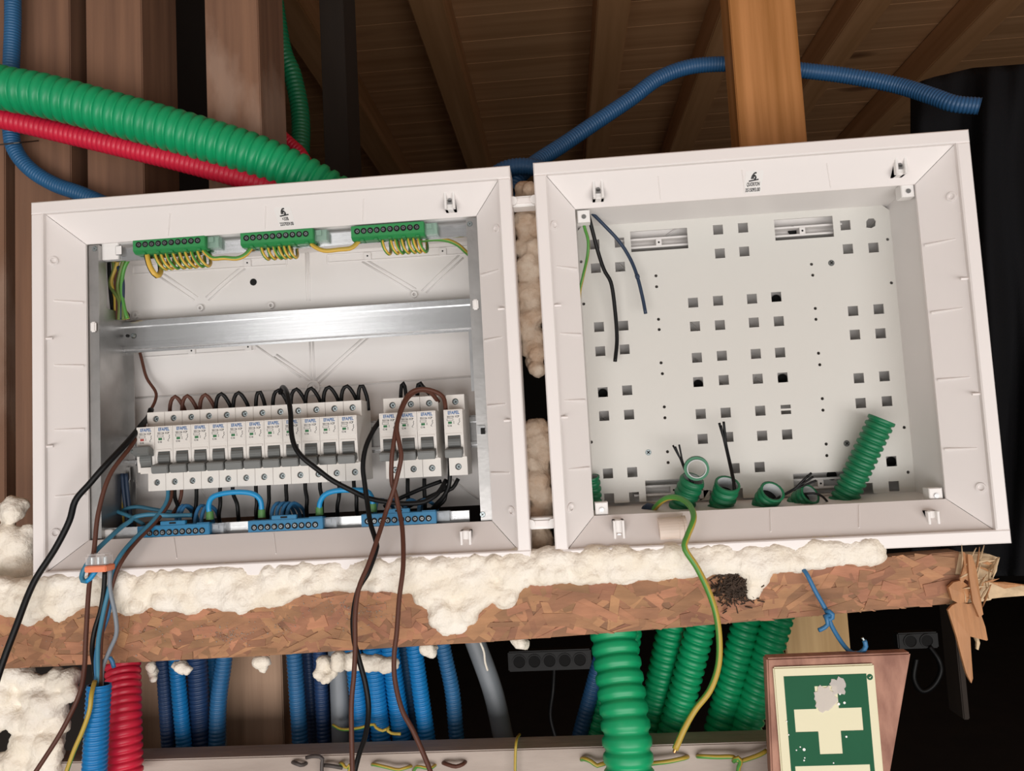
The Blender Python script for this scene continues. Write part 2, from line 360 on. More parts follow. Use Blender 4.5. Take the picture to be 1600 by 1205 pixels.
# ------------------------------------------------------------------ expanding foam
def _ico():
    bm = bmesh.new(); bmesh.ops.create_icosphere(bm, subdivisions=2, radius=1); bm.verts.index_update()
    r = ([tuple(v.co) for v in bm.verts], [tuple(v.index for v in f.verts) for f in bm.faces]); bm.free(); return r
ICO = _ico()
def foam(name, label, blobs, m='foam', voxel=.0027, smooth=5, amp=.0035, fine=.0016, seed=0):
    vv = []; ff = []
    for (c, r, sx, sy, sz) in blobs:
        o_ = len(vv); vv += [(c[0]+x*r*sx, c[1]+y*r*sy, c[2]+z*r*sz) for x, y, z in ICO[0]]; ff += [tuple(i+o_ for i in t) for t in ICO[1]]
    me = D.meshes.new('tmp'); me.from_pydata(vv, [], ff); ob = D.objects.new('tmp', me); COL.objects.link(ob)
    md = ob.modifiers.new('r', 'REMESH'); md.mode = 'VOXEL'; md.voxel_size = voxel
    sm = ob.modifiers.new('s', 'SMOOTH'); sm.factor = .5; sm.iterations = smooth
    dg = bpy.context.evaluated_depsgraph_get(); e = D.meshes.new_from_object(ob.evaluated_get(dg)); D.objects.remove(ob)
    n_ = len(e.vertices); co = [0.]*(3*n_); no = [0.]*(3*n_); e.vertices.foreach_get('co', co); e.vertex_normals.foreach_get('vector', no); out = []
    for i in range(n_):
        c = Vector(co[3*i:3*i+3]); n = Vector(no[3*i:3*i+3])
        out.append(c+n*(noise.noise(c*55+Vector((seed, 0, 0)))*amp + abs(noise.noise(c*140))*fine*1.6 + noise.noise(c*330)*fine*.45))
    mb = MB(); mb.add(out, [tuple(p.vertices) for p in e.polygons]); D.meshes.remove(e)
    return tag(build(name, mb, m, smooth=True), label, 'foam')
def interp(tab, x):
    for (a, b), (c, d) in zip(tab, tab[1:]):
        if a <= x <= c: return b+(d-b)*(x-a)/(c-a)
    return tab[-1][1]
edge = [(-30,962),(0,957),(25,962),(45,970),(58,974),(75,962),(85,957),(100,970),(112,964),(130,950),(160,945),(200,962),(240,946),(290,960),(340,948),(380,957),(400,950),(445,944),(470,928),(540,921),(620,924),(650,924),(660,940),(680,955),(688,982),(705,994),(720,988),(735,955),(760,948),(769,934),(785,952),(795,950),(803,925),(840,911),(890,912),(930,912),(1000,904),(1060,902),(1110,898),(1160,894),(1163,915),(1172,938),(1180,922),(1190,910),(1200,892),(1260,888),(1300,884),(1340,881),(1372,874),(1378,868)]
boxbot = [(-30,925),(50,919),(830,879),(868,878),(1580,852)]
bl = []; x = -28
rs = random.Random(3)
while x < 1372:
    t = interp(boxbot, x)-8; b = interp(edge, x); y = t
    if x < 45: t = 915; y = t
    while True:
        r = rs.uniform(.0075, .0105); rp = r*1200/.76
        yy = min(y, b-rp*.75)
        if yy < t: yy = t
        bulge = .018 - .018*min(1, max(0, (yy-t)/60.)) + rs.uniform(-.004, .004)
        bl.append((P(x+rs.uniform(-2, 2), yy, .012-.006*rs.random()), r, 1.0, 1.3, .95))
        if yy >= b-rp*.75-.1 or y > b: break
        y += 8
    x += 8.5
foam('foam_bead', 'long cream foam bead squeezed between the white boxes and splintered board', bl, seed=1)
def blobs(lst, Y0, j=.006):
    o = []
    for (x, y, r) in lst: o.append((P(x, y, Y0+rs.uniform(-j, j)), r*.76/1200, 1, .9, 1))
    return o
foam('foam_lump', 'cream foam lumps bulging left of the left box', blobs([(20,797,22),(8,800,18),(32,790,14),(10,840,26),(30,850,28),(5,870,26),(28,885,30),(40,900,26),(10,910,26),(0,935,26),(25,930,20),(45,830,14),(-10,850,25),(-12,900,26)], .045), seed=5, m='foam')
lst = []
for k in range(150):
    yy = rs.uniform(1050, 1208); mx = interp([(1040,132),(1075,125),(1120,110),(1150,108),(1185,98),(1210,85)], yy); mn = -25 if yy < 1128 or yy > 1186 else 26
    lst.append((rs.uniform(mn, mx-10), yy, rs.uniform(12, 20)))
foam('foam_lump', 'large ragged cream foam patch under the board at lower left', blobs(lst, .03, .008), seed=9)
def fl(pts, label, Y, m='foam', sd=2, j=.006, k=1.): foam('foam_lump', label, blobs([(x, y, r*k) for x, y, r in pts], Y, j), m, seed=sd, voxel=.0022, smooth=2 if k == 1 else 4)
fl([(814,296,10),(823,300,12),(830,300,11),(812,318,12),(828,325,13),(838,318,10),(820,345,14),(834,350,13),(814,360,10),(828,372,14),(838,385,12),(820,390,13),(830,408,14),(817,418,12),(840,420,10),(826,432,14),(836,450,13),(822,458,14),(832,472,14),(820,484,12),(838,492,12),(828,500,15),(824,520,13),(840,528,13),(832,542,14),(842,552,12),(835,568,11),(841,578,10)], 'upper shade-toned foam column in the slot between the two boxes', .045, 'foam_shaded', 11, k=1.4)
fl([(835,672,12),(846,668,11),(830,686,12),(843,690,14),(836,706,13),(849,712,12),(832,722,10),(843,730,15),(848,748,13),(838,752,14),(835,770,12),(847,775,14),(840,792,14),(850,800,12),(838,808,10),(843,826,12),(848,842,13),(840,850,13),(850,862,13),(846,875,12)], 'lower shade-toned foam column in the slot between the two boxes', .045, 'foam_shaded', 13, k=1.4)
fl([(238,1050,9),(236,1042,9),(240,1062,6)], 'small cream foam drip beside the red conduit below the board', .04, sd=3)
fl([(284,1042,12),(292,1046,8),(276,1040,8)], 'cream foam drip over the bright blue conduit below the board', .03, sd=4)
fl([(405,1036,11),(410,1046,9),(413,1034,10)], 'cream foam drip hanging over the weathered stud', .03, sd=6)
fl([(505,1036,13),(500,1052,11),(510,1062,10),(528,1040,12),(545,1036,13),(560,1034,13),(575,1036,13),(590,1036,13),(605,1040,12),(614,1036,12),(520,1052,8),(530,1030,12),(548,1030,12)], 'knobbly cream foam band drooping above the grey pipe and blue conduits', .028, sd=7)
fl([(668,1014,10),(674,1018,8),(680,1012,7),(662,1012,7)], 'tiny cream foam tip below the board above blue conduits', .028, sd=8)
fl([(812,1003,10),(820,1006,8),(804,1001,8)], 'tiny cream foam tip left of the large green conduit', .028, sd=8)

# ------------------------------------------------------------------ OSB strip
OSBY = .004
bot = [(-40,1048),(0,1046),(400,1026),(800,1001),(1000,986),(1240,966),(1485,944)]
top = [(1500,862),(1380,872),(1200,882),(800,900),(400,930),(0,950),(-40,952)]
osb = thing('splintered_board', 'long reddish-brown strand board strip with a broken splintered right end', 'board', P(700, 1010, OSBY))
mb = MB(); ol = [(P(x, y, OSBY).x, P(x, y, OSBY).z) for x, y in bot+top]; mb.poly(ol, OSBY, OSBY+.022); build('core', mb, 'osb', osb, bevel=.001)
fm = MB(); dk = MB(); rr = random.Random(11)
for k in range(520):
    x = rr.uniform(-25, 1478); b_ = interp(bot, x); t_ = interp([(q[0], q[1]) for q in top[::-1]], x)
    y = rr.uniform(t_+6, b_-5); c = P(x, y, OSBY); a = rr.gauss(.1, .55); L = rr.uniform(.010, .034); W = rr.uniform(.0025, .0075)
    u = Vector((math.cos(a), 0, math.sin(a))); q = Vector((-math.sin(a), 0, math.cos(a))); h = rr.uniform(.0002, .0011); tl = rr.uniform(-.0007, .0007)
    o4 = [u*L*rr.uniform(.7, 1)+q*W*rr.uniform(.5, 1), -u*L*rr.uniform(.7, 1)+q*W*rr.uniform(.5, 1), -u*L*rr.uniform(.75, 1)-q*W, u*L*rr.uniform(.7, 1)-q*W]
    zb, zt = P(x, b_, OSBY).z+.0005, P(x, t_, OSBY).z+.001
    v = [c+e+Vector((0, -h-(tl if i in (0, 3) else -tl), 0)) for i, e in enumerate(o4)]
    for p_ in v: p_.z = min(max(p_.z, zb), zt); p_.y = min(p_.y, OSBY-.0001)
    fm.add(v+[Vector((p_.x, OSBY+.001, p_.z)) for p_ in v], [(0,1,2,3),(0,4,5,1),(1,5,6,2),(2,6,7,3),(3,7,4,0)])
o = build('strands', fm, 'osb_strand', osb); o['kind'] = 'stuff'
sd = MB()
for (gx, gy, sx, sy, n_) in ((570,958,22,14,150),(500,945,35,10,90),(365,995,16,7,90),(430,975,20,10,70),(300,985,60,14,90),(110,990,60,14,50)):
    for k in range(n_):
        x, y = rr.gauss(gx, sx), rr.gauss(gy, sy)
        if not interp([(q[0], q[1]) for q in top[::-1]], x)+6 < y < interp(bot, x)-4: continue
        c = P(x, y, OSBY-.0016); r_ = rr.uniform(.0004, .0010); v = [c+Vector((rr.uniform(-1, 1), -abs(rr.uniform(0, .8)), rr.uniform(-1, 1)))*r_ for _ in range(4)]
        sd.add(v, [(0,1,2),(0,2,3),(0,3,1),(1,3,2)])
o = build('sawdust', sd, 'sawdust', osb); o['kind'] = 'stuff'
# dirt nest stuck on the strip
dm = MB()
for k in range(420):
    x = rr.gauss(1147, 15); y = rr.gauss(918, 12); c = P(x, y, OSBY-.001-rr.random()*.004); a = rr.uniform(0, 3.14); L = rr.uniform(.0012, .0035)
    e = Vector((math.cos(a)*L, rr.uniform(-.2, .2)*L, math.sin(a)*L)); dm.sweep([c-e, c, c+e], .0006, 4)
o = tag(build('dirt_nest', dm, 'osb_dark'), 'dark clump of fibres and dirt stuck on the splintered board', 'dirt'); o['kind'] = 'stuff'
# splinters of the broken end
def splinter(pts, Y, th, m, tiltf=0., ridge=.0015):
    ps = [P(x, y, Y) for x, y in pts]; n = len(ps); c = sum(ps, Vector())/n
    f = [Vector((p_.x, p_.y+(p_.z-c.z)*tiltf+rr.uniform(-.0006, .0006), p_.z)) for p_ in ps]; mbs = MB()
    mid = c.copy(); mid.y -= ridge
    bk = [p_+Vector((0, th, 0)) for p_ in f]
    mbs.add(f+bk+[mid], [(i, (i+1) % n, 2*n) for i in range(n)] + [(i, i+n, (i+1) % n+n, (i+1) % n) for i in range(n)] + [tuple(range(2*n-1, n-1, -1))])
    return build('splinter', mbs, m, osb)
splinter([(1466,871),(1500,866),(1545,866),(1562,872),(1556,885),(1552,895),(1548,902),(1555,905),(1548,915),(1560,925),(1548,938),(1530,941),(1480,945),(1462,920)], .006, .016, 'splinter_pale')
splinter([(1552,880),(1562,871),(1558,887),(1549,896),(1545,893),(1552,886)], .0, .003, 'splinter_pale')
splinter([(1540,908),(1553,914),(1575,913),(1605,916),(1640,918),(1640,930),(1600,931),(1565,934),(1545,936)], .004, .008, 'splinter_pale')
splinter([(1548,910),(1572,910),(1602,914),(1570,920)], -.002, .003, 'splinter')
splinter([(1482,918),(1490,910),(1502,907),(1513,915),(1516,930),(1512,942),(1498,943),(1488,938)], -.004, .004, 'splinter', .0, .003)
splinter([(1483,954),(1490,947),(1500,942),(1515,945),(1528,942),(1534,960),(1540,980),(1543,1000),(1541,1001),(1527,980),(1520,972),(1516,974),(1516,1004),(1512,1001),(1512,1045),(1518,1059),(1515,1066),(1510,1057),(1507,1049),(1500,1020),(1495,995),(1489,975)], -.006, .003, 'splinter', .08, .002)
splinter([(1518,974),(1526,985),(1531,1005),(1529,1016),(1526,1015),(1526,1004),(1520,990)], -.003, .002, 'splinter_pale')
splinter([(1512,866),(1519,868),(1526,890),(1532,930),(1536,960),(1530,965),(1520,940),(1514,900)], -.008, .003, 'splinter', 0, .002)
splinter([(1505,862),(1509,865),(1513,888),(1516,910),(1508,905),(1502,915),(1500,905),(1506,885)], -.005, .002, 'splinter')
for k in range(26):
    x, y = rr.uniform(1500, 1556), rr.uniform(868, 935); a = rr.choice([rr.gauss(0, .5), rr.gauss(1.3, .3)]); l = rr.uniform(8, 22)
    dx, dy = math.cos(a)*l, -math.sin(a)*l; n_ = rr.uniform(1.2, 3)
    splinter([(x-dx, y-dy), (x, y-n_), (x+dx, y+dy), (x+2, y+n_)], -.001-rr.random()*.006, .0012, rr.choice(['splinter', 'splinter_pale', 'splinter_pale']), 0, .0006)

# ------------------------------------------------------------------ weathered lower plank
pl = MB(); a, b = P(-60, 1196, .03), P(1215, 1159, .03)
pl.add([(a.x, .03, a.z), (b.x, .03, b.z), (b.x, .03, b.z-.16), (a.x, .03, a.z-.16), (a.x, .062, a.z), (b.x, .062, b.z), (b.x, .062, b.z-.16), (a.x, .062, a.z-.16)],
       [(0,1,2,3),(7,6,5,4),(0,4,5,1),(1,5,6,2),(2,6,7,3),(3,7,4,0)])
tag(build('weathered_plank', pl, 'plank_grey', bevel=.0012), 'weathered pale grey wooden plank along the bottom edge', 'plank')
# ------------------------------------------------------------------ the two enclosures
RIM = .0128; FD = .032
def enclosure(name, label, cx, cz, HW, HH, OW, OH, open_bottom=False):
    t = thing(name, label, 'enclosure', (cx, 0, cz-HH))
    T = Vector((cx, 0, cz))
    def bb(mb, a, b, ch=True): (mb.cbox if ch else mb.box)(Vector(a)+T, Vector(b)+T, *([.0012] if ch else []))
    for s in (1, -1):
        m1 = MB(); bb(m1, (-HW, 0, s*HH), (HW, .040, s*(HH-RIM))); build('frame_rail', m1, 'white_plastic', t)
        m1 = MB(); bb(m1, (s*HW, .0002, -(HH-RIM)), (s*(HW-RIM), .040, HH-RIM)); build('frame_rail', m1, 'white_plastic', t)
    iw, ih = HW-RIM, HH-RIM; th = .002; y0 = .006
    # mitred sloping panels
    for s in (1, -1):
        g = .0003
        pts = [(-iw+g, y0, s*ih), (iw-g, y0, s*ih), (OW-g, FD, s*OH), (-OW+g, FD, s*OH)]
        q = MB(); v = [Vector(p_)+T for p_ in pts]; v += [p_+Vector((0, .001, s*th)) for p_ in v]
        q.add(v, [(0,1,2,3),(7,6,5,4),(0,4,5,1),(1,5,6,2),(2,6,7,3),(3,7,4,0)]); fp = build('sloping_panel', q, 'white_plastic', t)
        for fx in (-.46, -.02, .42):
            r_ = MB(); x = fx*OW*1.1; n_ = Vector((0, -(ih-OH), -s*(FD-y0))).normalized()
            e0 = Vector((x, y0+.006, s*(ih-(ih-OH)*.006/(FD-y0))))+T; e1 = Vector((x+(x+cx-CAM.x)*.030, FD-.002, s*(OH+(ih-OH)*.002/(FD-y0))))+T
            r_.sweep([e0, e0.lerp(e1, .5), e1], .0007, 6); build('ridge', r_, 'white_plastic', fp)
        pts = [(s*iw, y0, -ih+g), (s*iw, y0, ih-g), (s*OW, FD, OH-g), (s*OW, FD, -OH+g)]
        q = MB(); v = [Vector(p_)+T for p_ in pts]; v += [p_+Vector((s*th, .001, 0)) for p_ in v]
        q.add(v, [(0,1,2,3),(7,6,5,4),(0,4,5,1),(1,5,6,2),(2,6,7,3),(3,7,4,0)]); fp = build('sloping_panel', q, 'white_plastic', t)
        for fz in (.53, .145, -.235, -.62):
            r_ = MB(); z = fz*OH*1.12
            e0 = Vector((s*(iw-.004), y0+.005, z))+T; e1 = Vector((s*(OW+.002), FD-.003, z))+T
            r_.sweep([e0, e0.lerp(e1, .5), e1], .0013, 8); build('ridge', r_, 'white_plastic', fp)
        for fz in (.30, -.33):
            r_ = MB(); z = fz*OH*1.12; e0 = Vector((s*(iw-.004), y0-.001, z))+T; r_.cyl(e0+Vector((s*.004, 0, 0)), (-s, 0, 0), .0013, .007, 8); build('pin', r_, 'white_plastic', fp)
        for z_ in (.86*OH, -.93*OH):
            r_ = MB(); e0 = Vector((s*(iw-.0045), y0+.004, z_))+T; r_.ring(e0, (-s*.75, -.75, 0), .0028, .0045, .0012, 18); build('boss', r_, 'white_plastic', fp)
    # back box
    BW, BH, BY = OW+.003, OH+.003, .108
    q = MB(); q.box(Vector((-BW-.002, BY, -BH+(.014 if open_bottom else -.002)))+T, Vector((BW+.002, BY+.003, BH+.002))+T)
    tp = .009; fb = [(x*BW, FD+.002, z*BH) for x, z in ((-1,-1),(1,-1),(1,1),(-1,1))]; bb_ = [(x*(BW-tp), BY, z*(BH-tp)) for x, z in ((-1,-1),(1,-1),(1,1),(-1,1))]
    for i in range(1 if open_bottom else 0, 4):
        j = (i+1) % 4; v = [Vector(k)+T for k in (fb[i], fb[j], bb_[j], bb_[i])]; n_ = (v[1]-v[0]).cross(v[3]-v[0]).normalized()
        if n_.dot(Vector((0, 0, 0))+T-v[0]) > 0: n_ = -n_
        q.add(v+[k+n_*.002 for k in v], [(0,1,2,3),(7,6,5,4),(0,4,5,1),(1,5,6,2),(2,6,7,3),(3,7,4,0)])
    build('back_box', q, 'white_inner', t)
    q = flat([[(cx+x*(BW+.002), cz+z*(BH+.002)) for x, z in ((-1,-1),(1,-1),(1,1),(-1,1))], [(cx+x*OW, cz+z*OH) for x, z in ((-1,-1),(-1,1),(1,1),(1,-1))]], FD+.0012, FD+.0026)
    build('inner_flange', q, 'white_plastic', t)
    return t
LB = enclosure('breaker_enclosure', 'left white box with breakers, metal rails and terminal blocks', 0, 0, .2513, .1972, .2123, .1581, True)
RB = enclosure('telecom_enclosure', 'right white box with a perforated mounting plate and green conduit ends', .48603, -.00012, .21137, .19821, .1713, .1576)

def latch(parent, x, y, s=1, Y=.018, boss=False):
    """plastic latch post with a steel clip"""
    c = P(x, y, Y); q = MB(); w_ = .0055
    q.cbox((c.x-w_, c.y-.006, c.z-.012*(1 if s > 0 else .9)), (c.x-w_+.0025, c.y+.012, c.z+.012), .0006); q.cbox((c.x+w_-.0025, c.y-.006, c.z-.012), (c.x+w_, c.y+.012, c.z+.012), .0006)
    q.cbox((c.x-w_, c.y-.001, c.z-.012), (c.x+w_, c.y+.012, c.z+.012), .0006)
    o = build('latch_post', q, 'clip_white', parent); q = MB(); q.cyl((c.x, c.y-.001, c.z-.003), (0, -1, 0), .0022, .002, 14); q.box((c.x-.0022, c.y-.003, c.z-.007), (c.x+.0022, c.y-.001, c.z-.003)); build('clip', q, 'steel', o)
for x, y in ((703,310),(729,848)): latch(LB, x, y, 1 if y < 500 else -1)
for x, y in ((160,322),): 
    c = P(x, y, .016); q = MB(); q.cbox((c.x-.006, c.y-.004, c.z-.010), (c.x+.006, c.y+.014, c.z+.006), .0008); build('latch_post', q, 'clip_white', LB)
for x, y in ((934,293),(1404,255),(967,832),(1456,818)): latch(RB, x, y, 1 if y < 500 else -1)
for x, y, dx in ((912,338,0),(1418,298,0),(940,795,0),(1462,773,0)):
    c = P(x, y, .036); q = MB(); q.cbox((c.x-.0065, c.y-.001, c.z-.0065), (c.x+.0065, c.y+.012, c.z+.0065), .0008); o = build('corner_post', q, 'clip_white', RB)
    q = MB(); q.cyl((c.x, c.y-.0011, c.z-.001), (0, -1, 0), .0024, .0012, 14); build('screw', q, 'steel', o)

# stickers on the upper sloping panels
def sticker(parent, cx, cz, HH, OH, xw, lines):
    ih = HH-RIM; y0 = .006; k = (FD-y0)/(OH-ih)
    def yy(z): return y0+(z-cz-ih)*k-.0004          # depth of the panel surface at height z
    zt, zb = cz+ih-(ih-OH)*.30, cz+ih-(ih-OH)*.92; W = .0088
    q = MB(); v = [(xw-W, yy(zt), zt), (xw+W, yy(zt), zt), (xw+W, yy(zb), zb), (xw-W, yy(zb), zb)]; v += [(a, b+.0003, c) for a, b, c in v]
    q.add(v, [(0,1,2,3),(7,6,5,4),(0,4,5,1),(1,5,6,2),(2,6,7,3),(3,7,4,0)]); st = build('sticker', q, 'clip_white', parent)
    q = MB(); f2 = lambda z: yy(z)-.0003; h = zt-zb
    lz = zt-h*.42
    def ln(p, wd=.0006):
        for (a, b), (c, d) in zip(p, p[1:]):
            dx, dz = c-a, d-b; l = math.hypot(dx, dz) or 1; nx, nz = -dz/l*wd, dx/l*wd
            q.add([(xx, f2(z_), z_) for xx, z_ in ((a+nx, b+nz), (c+nx, d+nz), (c-nx, d-nz), (a-nx, b-nz))], [(0,1,2,3)])
    ln([(xw-.0048, lz-.0006), (xw+.0048, lz+.0004)], .0005)
    r = h*.32
    ln([(xw-.0024, lz+.001), (xw-.0020, lz+r*.6), (xw, lz+r), (xw+.0020, lz+r*1.02)]); ln([(xw-.001, lz+.001), (xw-.0004, lz+r*.7), (xw+.0013, lz+r*.55), (xw+.002, lz+.001), (xw+.0002, lz+.0008)], .0007)
    text(q, lines[0], xw, zt-h*.68, f2, h*.17, lines[2]); text(q, lines[1], xw, zt-h*.94, f2, h*.17, .0146)
    build('print', q, 'print_black', st)
xs = P(443, 335, .018).x; sticker(LB, 0, 0, .1972, .1581, xs, ('+33B', '2337059.00', .0068))
xs = P(1178, 275, .018).x; sticker(RB, .48603, -.00012, .19821, .1576, xs, ('QUOR7ON', '3515093.00', .0128))

# clips that join the boxes
for y, lb in ((318, 'upper white plastic spacer clip between the two boxes'), (818, 'lower white plastic spacer clip between the two boxes')):
    z = P(820, y, .02).z; t = thing('spacer_clip', lb, 'clip', (.2630, .02, z-.006))
    q = MB(); q.box((.2513, .012, z-.0055), (.2746, .03, z+.0055)); build('bridge', q, 'clip_white', t, bevel=.0008)
    q = MB(); q.box((.2535, .010, z-.0028), (.2724, .012, z+.0028)); build('raised_bar', q, 'white_plastic', t)
    for x in (.2520, .2739):
        q = MB(); q.cyl((x, .008, z), (0, 1, 0), .0045, .01, 14); build('end_stop', q, 'clip_white', t)

# ------------------------------------------------------------------ left box: uprights, rails, back ribs
BF = .108
def rib(pts, parent, r=.0011, Y=BF, m='white_inner'):
    q = MB(); q.sweep([p_ for p_ in px([(x, y, Y) for x, y in pts])] if len(pts) > 2 else [P(pts[0][0], pts[0][1], Y), P((pts[0][0]+pts[1][0])/2, (pts[0][1]+pts[1][1])/2, Y), P(pts[1][0], pts[1][1], Y)], r, 8); return build('rib', q, m, parent, smooth=True)
for pr in ([(246,430),(304,470)],[(250,424),(309,465)],[(326,470),(383,420)],[(322,465),(377,417)],[(566,409),(644,456)],[(572,406),(650,452)],[(659,455),(718,398)],[(666,458),(724,403)],
           [(482,392),(484,470)],[(478,392),(480,470)],[(484,530),(487,598)],[(489,530),(492,598)],[(428,558),(484,596)],[(432,554),(487,592)],[(497,600),(577,527)],[(494,594),(570,526)],[(397,538),(470,590)],
           [(212,622),(480,606),(740,588)],[(700,745),(748,780)],[(330,790),(300,740)]):
    rib(pr, LB)
q = MB(); c = P(489, 606, BF); q.ring((c.x, BF-.002, c.z), (0, 1, 0), .006, .0085, .003, 24); q.ring((c.x, BF-.002, c.z), (0, 1, 0), .0018, .003, .003, 16); build('boss', q, 'white_inner', LB)
for x, y in ((315,482),(648,461),(214,493),(425,478),(207,757),(212,760)):
    q = MB(); c = P(x, y, BF); q.ring((c.x, BF-.004, c.z), (0, 1, 0), .0018, .0036, .005, 18); build('boss', q, 'white_inner', LB)
def slotframe(x0, y0, x1, y1, h, parent, tabs):
    q = MB(); Y = BF
    for dy in (0, h):
        a, b = P(x0, y0+dy, Y), P(x1, y1+dy, Y); q.sweep([a, a.lerp(b, .5), b], .0013, 8)
    for x, y in ((x0, y0), (x1, y1)):
        a, b = P(x, y, Y), P(x, y+h, Y); q.sweep([a, a.lerp(b, .5), b], .0013, 8)
    for t_ in tabs:
        c = P(x0+(x1-x0)*t_, y0+(y1-y0)*t_+h/2, Y); q.box((c.x-.004, Y-.003, c.z-.004), (c.x+.004, Y, c.z+.004)); q.cyl((c.x, Y-.0032, c.z), (0, -1, 0), .0010, .0002, 10, mi=1)
    build('slot_frame', q, ['white_inner', 'void_black'], parent)
slotframe(208, 417, 448, 402, 12, LB, (.75,)); slotframe(512, 399, 746, 384, 12, LB, (.27, .77)); slotframe(222, 549, 398, 537, 10, LB, (.45, .95))
q = MB(); c = P(396, 441, BF); q.cyl((c.x, BF-.0006, c.z), (0, 1, 0), .0040, .0008, 20); build('knockout_hole', q, 'void_black', LB)

# uprights
def quad_box(parent, name, corners, Y, th, m, bevel=0):
    q = MB(); ps = [P(x, y, Y) for x, y in corners]; q.poly([(p_.x, p_.z) for p_ in ps], Y, Y+th); return build(name, q, m, parent, bevel=bevel)
zt, zb = P(146, 383, .036).z, P(146, 842, .036).z
xl0, xl1 = P(139, 600, .036).x, P(156, 600, .036).x
up = MB(); up.box((xl0, .036, zb), (xl1, .0375, zt)); U1 = build('upright', up, 'galvanised', LB)
# deep web of the left upright with a rounded cut-out for the wires, and its back flange
xw = xl1-.0012
zc0, zc1 = P(180, 400, .07).z, P(180, 487, .07).z
q = MB(); q.box((xw, .0375, zc1-.02 if False else zb), (xw+.0012, .088, zc1)); q.box((xw, .0375, zc0), (xw+.0012, .088, zt)); q.box((xw, .0375, zc1), (xw+.0012, .050, zc0)); build('web', q, 'galvanised', U1)
q = MB(); xb = P(211, 600, .090).x; q.box((xw, .088, zb), (xb, .0892, P(200, 545, .09).z)); build('back_flange', q, 'galvanised', U1)
q = MB(); a, b = P(168, 470, .089), P(204, 500, .089); q.poly([(xw, a.z-.010), (a.x+.010, a.z-.012), (b.x-.006, a.z-.012), (b.x, a.z-.018), (b.x, b.z), (xw, b.z)], .088, .0892); build('bracket', q, 'galvanised', U1)
q = MB(); a, b = P(150, 733, .086), P(205, 757, .086); q.poly([(a.x, a.z), (b.x, a.z), (b.x, b.z+.006), (b.x-.002, b.z+.002), (b.x-.006, b.z), (a.x, b.z)], .083, .0845); build('bracket', q, 'galvanised', U1)
zt2, zb2 = P(736, 341, .036).z, P(748, 815, .036).z; xr0, xr1 = P(728, 345, .036).x, P(747, 345, .036).x
q = MB(); q.box((xr0, .036, zb2), (xr1, .0375, zt2)); U2 = build('upright', q, 'galvanised', LB)
q = MB(); q.box((P(733, 520, .05).x, .045, P(738, 612, .05).z), (xr0+.004, .0462, P(733, 517, .05).z)); build('side_strip', q, 'steel', U2)
for U, x, y in ((U1, 148, 389), (U2, 734, 350), (U2, 754, 804)):
    q = MB(); c = P(x, y, .036); screw_mesh(q, (c.x, .036, c.z), .0030); build('screw', q, ['screw_steel', 'dark_grey'], U)
for U, x, y in ((U1, 146, 511), (U2, 743, 476)):
    q = MB(); c = P(x, y, .034); q.box((c.x-.003, .0325, c.z-.0055), (c.x+.003, .036, c.z+.0055)); build('stop_tab', q, 'clip_white', U, bevel=.0012)
q = MB(); c = P(752, 672, .034); q.box((c.x-.004, .033, c.z-.0045), (c.x+.004, .036, c.z+.0045), 0); q.box((c.x-.0005, .0325, c.z-.0045), (c.x+.004, .033, c.z+.002), 1); build('stop_tab', q, ['steel', 'void_black'], U2)
q = MB(); c = P(752, 672, .034)
def rail(name, y0l, y1l, y0r, y1r, xl, xr, Y, prof, parent=LB, m='aluminium'):
    """hat-section rail, ends at pixels xl and xr, level in the world"""
    a, b = P(xl, y0l, Y), P(xr, y0r, Y); z1 = (a.z+b.z)/2; z0 = (P(xl, y1l, Y).z+P(xr, y1r, Y).z)/2
    h = z1-z0; pr = [(Y+p_[0], z0+p_[1]*h) for p_ in prof]; q = MB(); q.prism(pr, a.x, b.x); return build(name, q, m, parent), a.x, b.x, z0, z1
HAT = [(0,0),(0,.20),(.005,.20),(.005,.80),(0,.80),(0,1),(-.0012,1),(-.0012,.74),(-.0012,.74),(.0035,.74),(.0035,.26),(-.0012,.26),(-.0012,0)]
HAT = [(.004,0),(.004,.06),(-.001,.10),(-.001,.18),(.0035,.20),(.0035,.78),(-.001,.80),(-.001,.94),(.004,.96),(.004,1.0),(.006,1.0),(.006,0)]
RAIL2, rx0, rx1, rz0, rz1 = rail('din_rail', 499, 549, 468, 520, 176, 745, .080, HAT)
q = MB(); a = P(157, 500, .083); q.box((a.x, .079, rz0), (rx0-.0006, .086, rz1)); e = build('rail_end', q, 'galvanised', RAIL2)
q = MB(); c = P(161, 520, .079); q.cyl((c.x, .0788, c.z), (0, -1, 0), .0042, .0003, 20); build('hole', q, 'void_black', e)
c = P(196, 524, .079); q = MB(); q.cyl((c.x, .0826, c.z), (0, -1, 0), .0018, .0003, 14); build('hole', q, 'void_black', RAIL2)
c = P(205, 524, .079); q = MB(); q.cyl((c.x, .0828, c.z), (0, -1, 0), .0032, .002, 16, .0016); build('rivet', q, 'screw_steel', RAIL2)
RAIL3, qx0, qx1, qz0, qz1 = rail('din_rail', 685, 735, 645, 695, 158, 748, .086, HAT)
c = P(160, 708, .085); q = MB(); q.cyl((c.x, .0886, c.z), (0, -1, 0), .0042, .0009, 20); build('hole', q, 'void_black', RAIL3)
c = P(194, 707, .085); q = MB(); q.cyl((c.x, .0886, c.z), (0, -1, 0), .0020, .0009, 16); build('hole', q, 'void_black', RAIL3)
c = P(205, 706, .085); q = MB(); q.cyl((c.x, .0886, c.z), (0, -1, 0), .0030, .0022, 16, .0014); build('rivet', q, 'screw_steel', RAIL3)
FLT = [(0,0),(0,1),(.004,1),(.004,.9),(.0012,.9),(.0012,.1),(.004,.1),(.004,0)]
RAIL1, tx0, tx1, tz0, tz1 = rail('terminal_rail', 382, 410, 342, 369, 158, 730, .046, FLT)
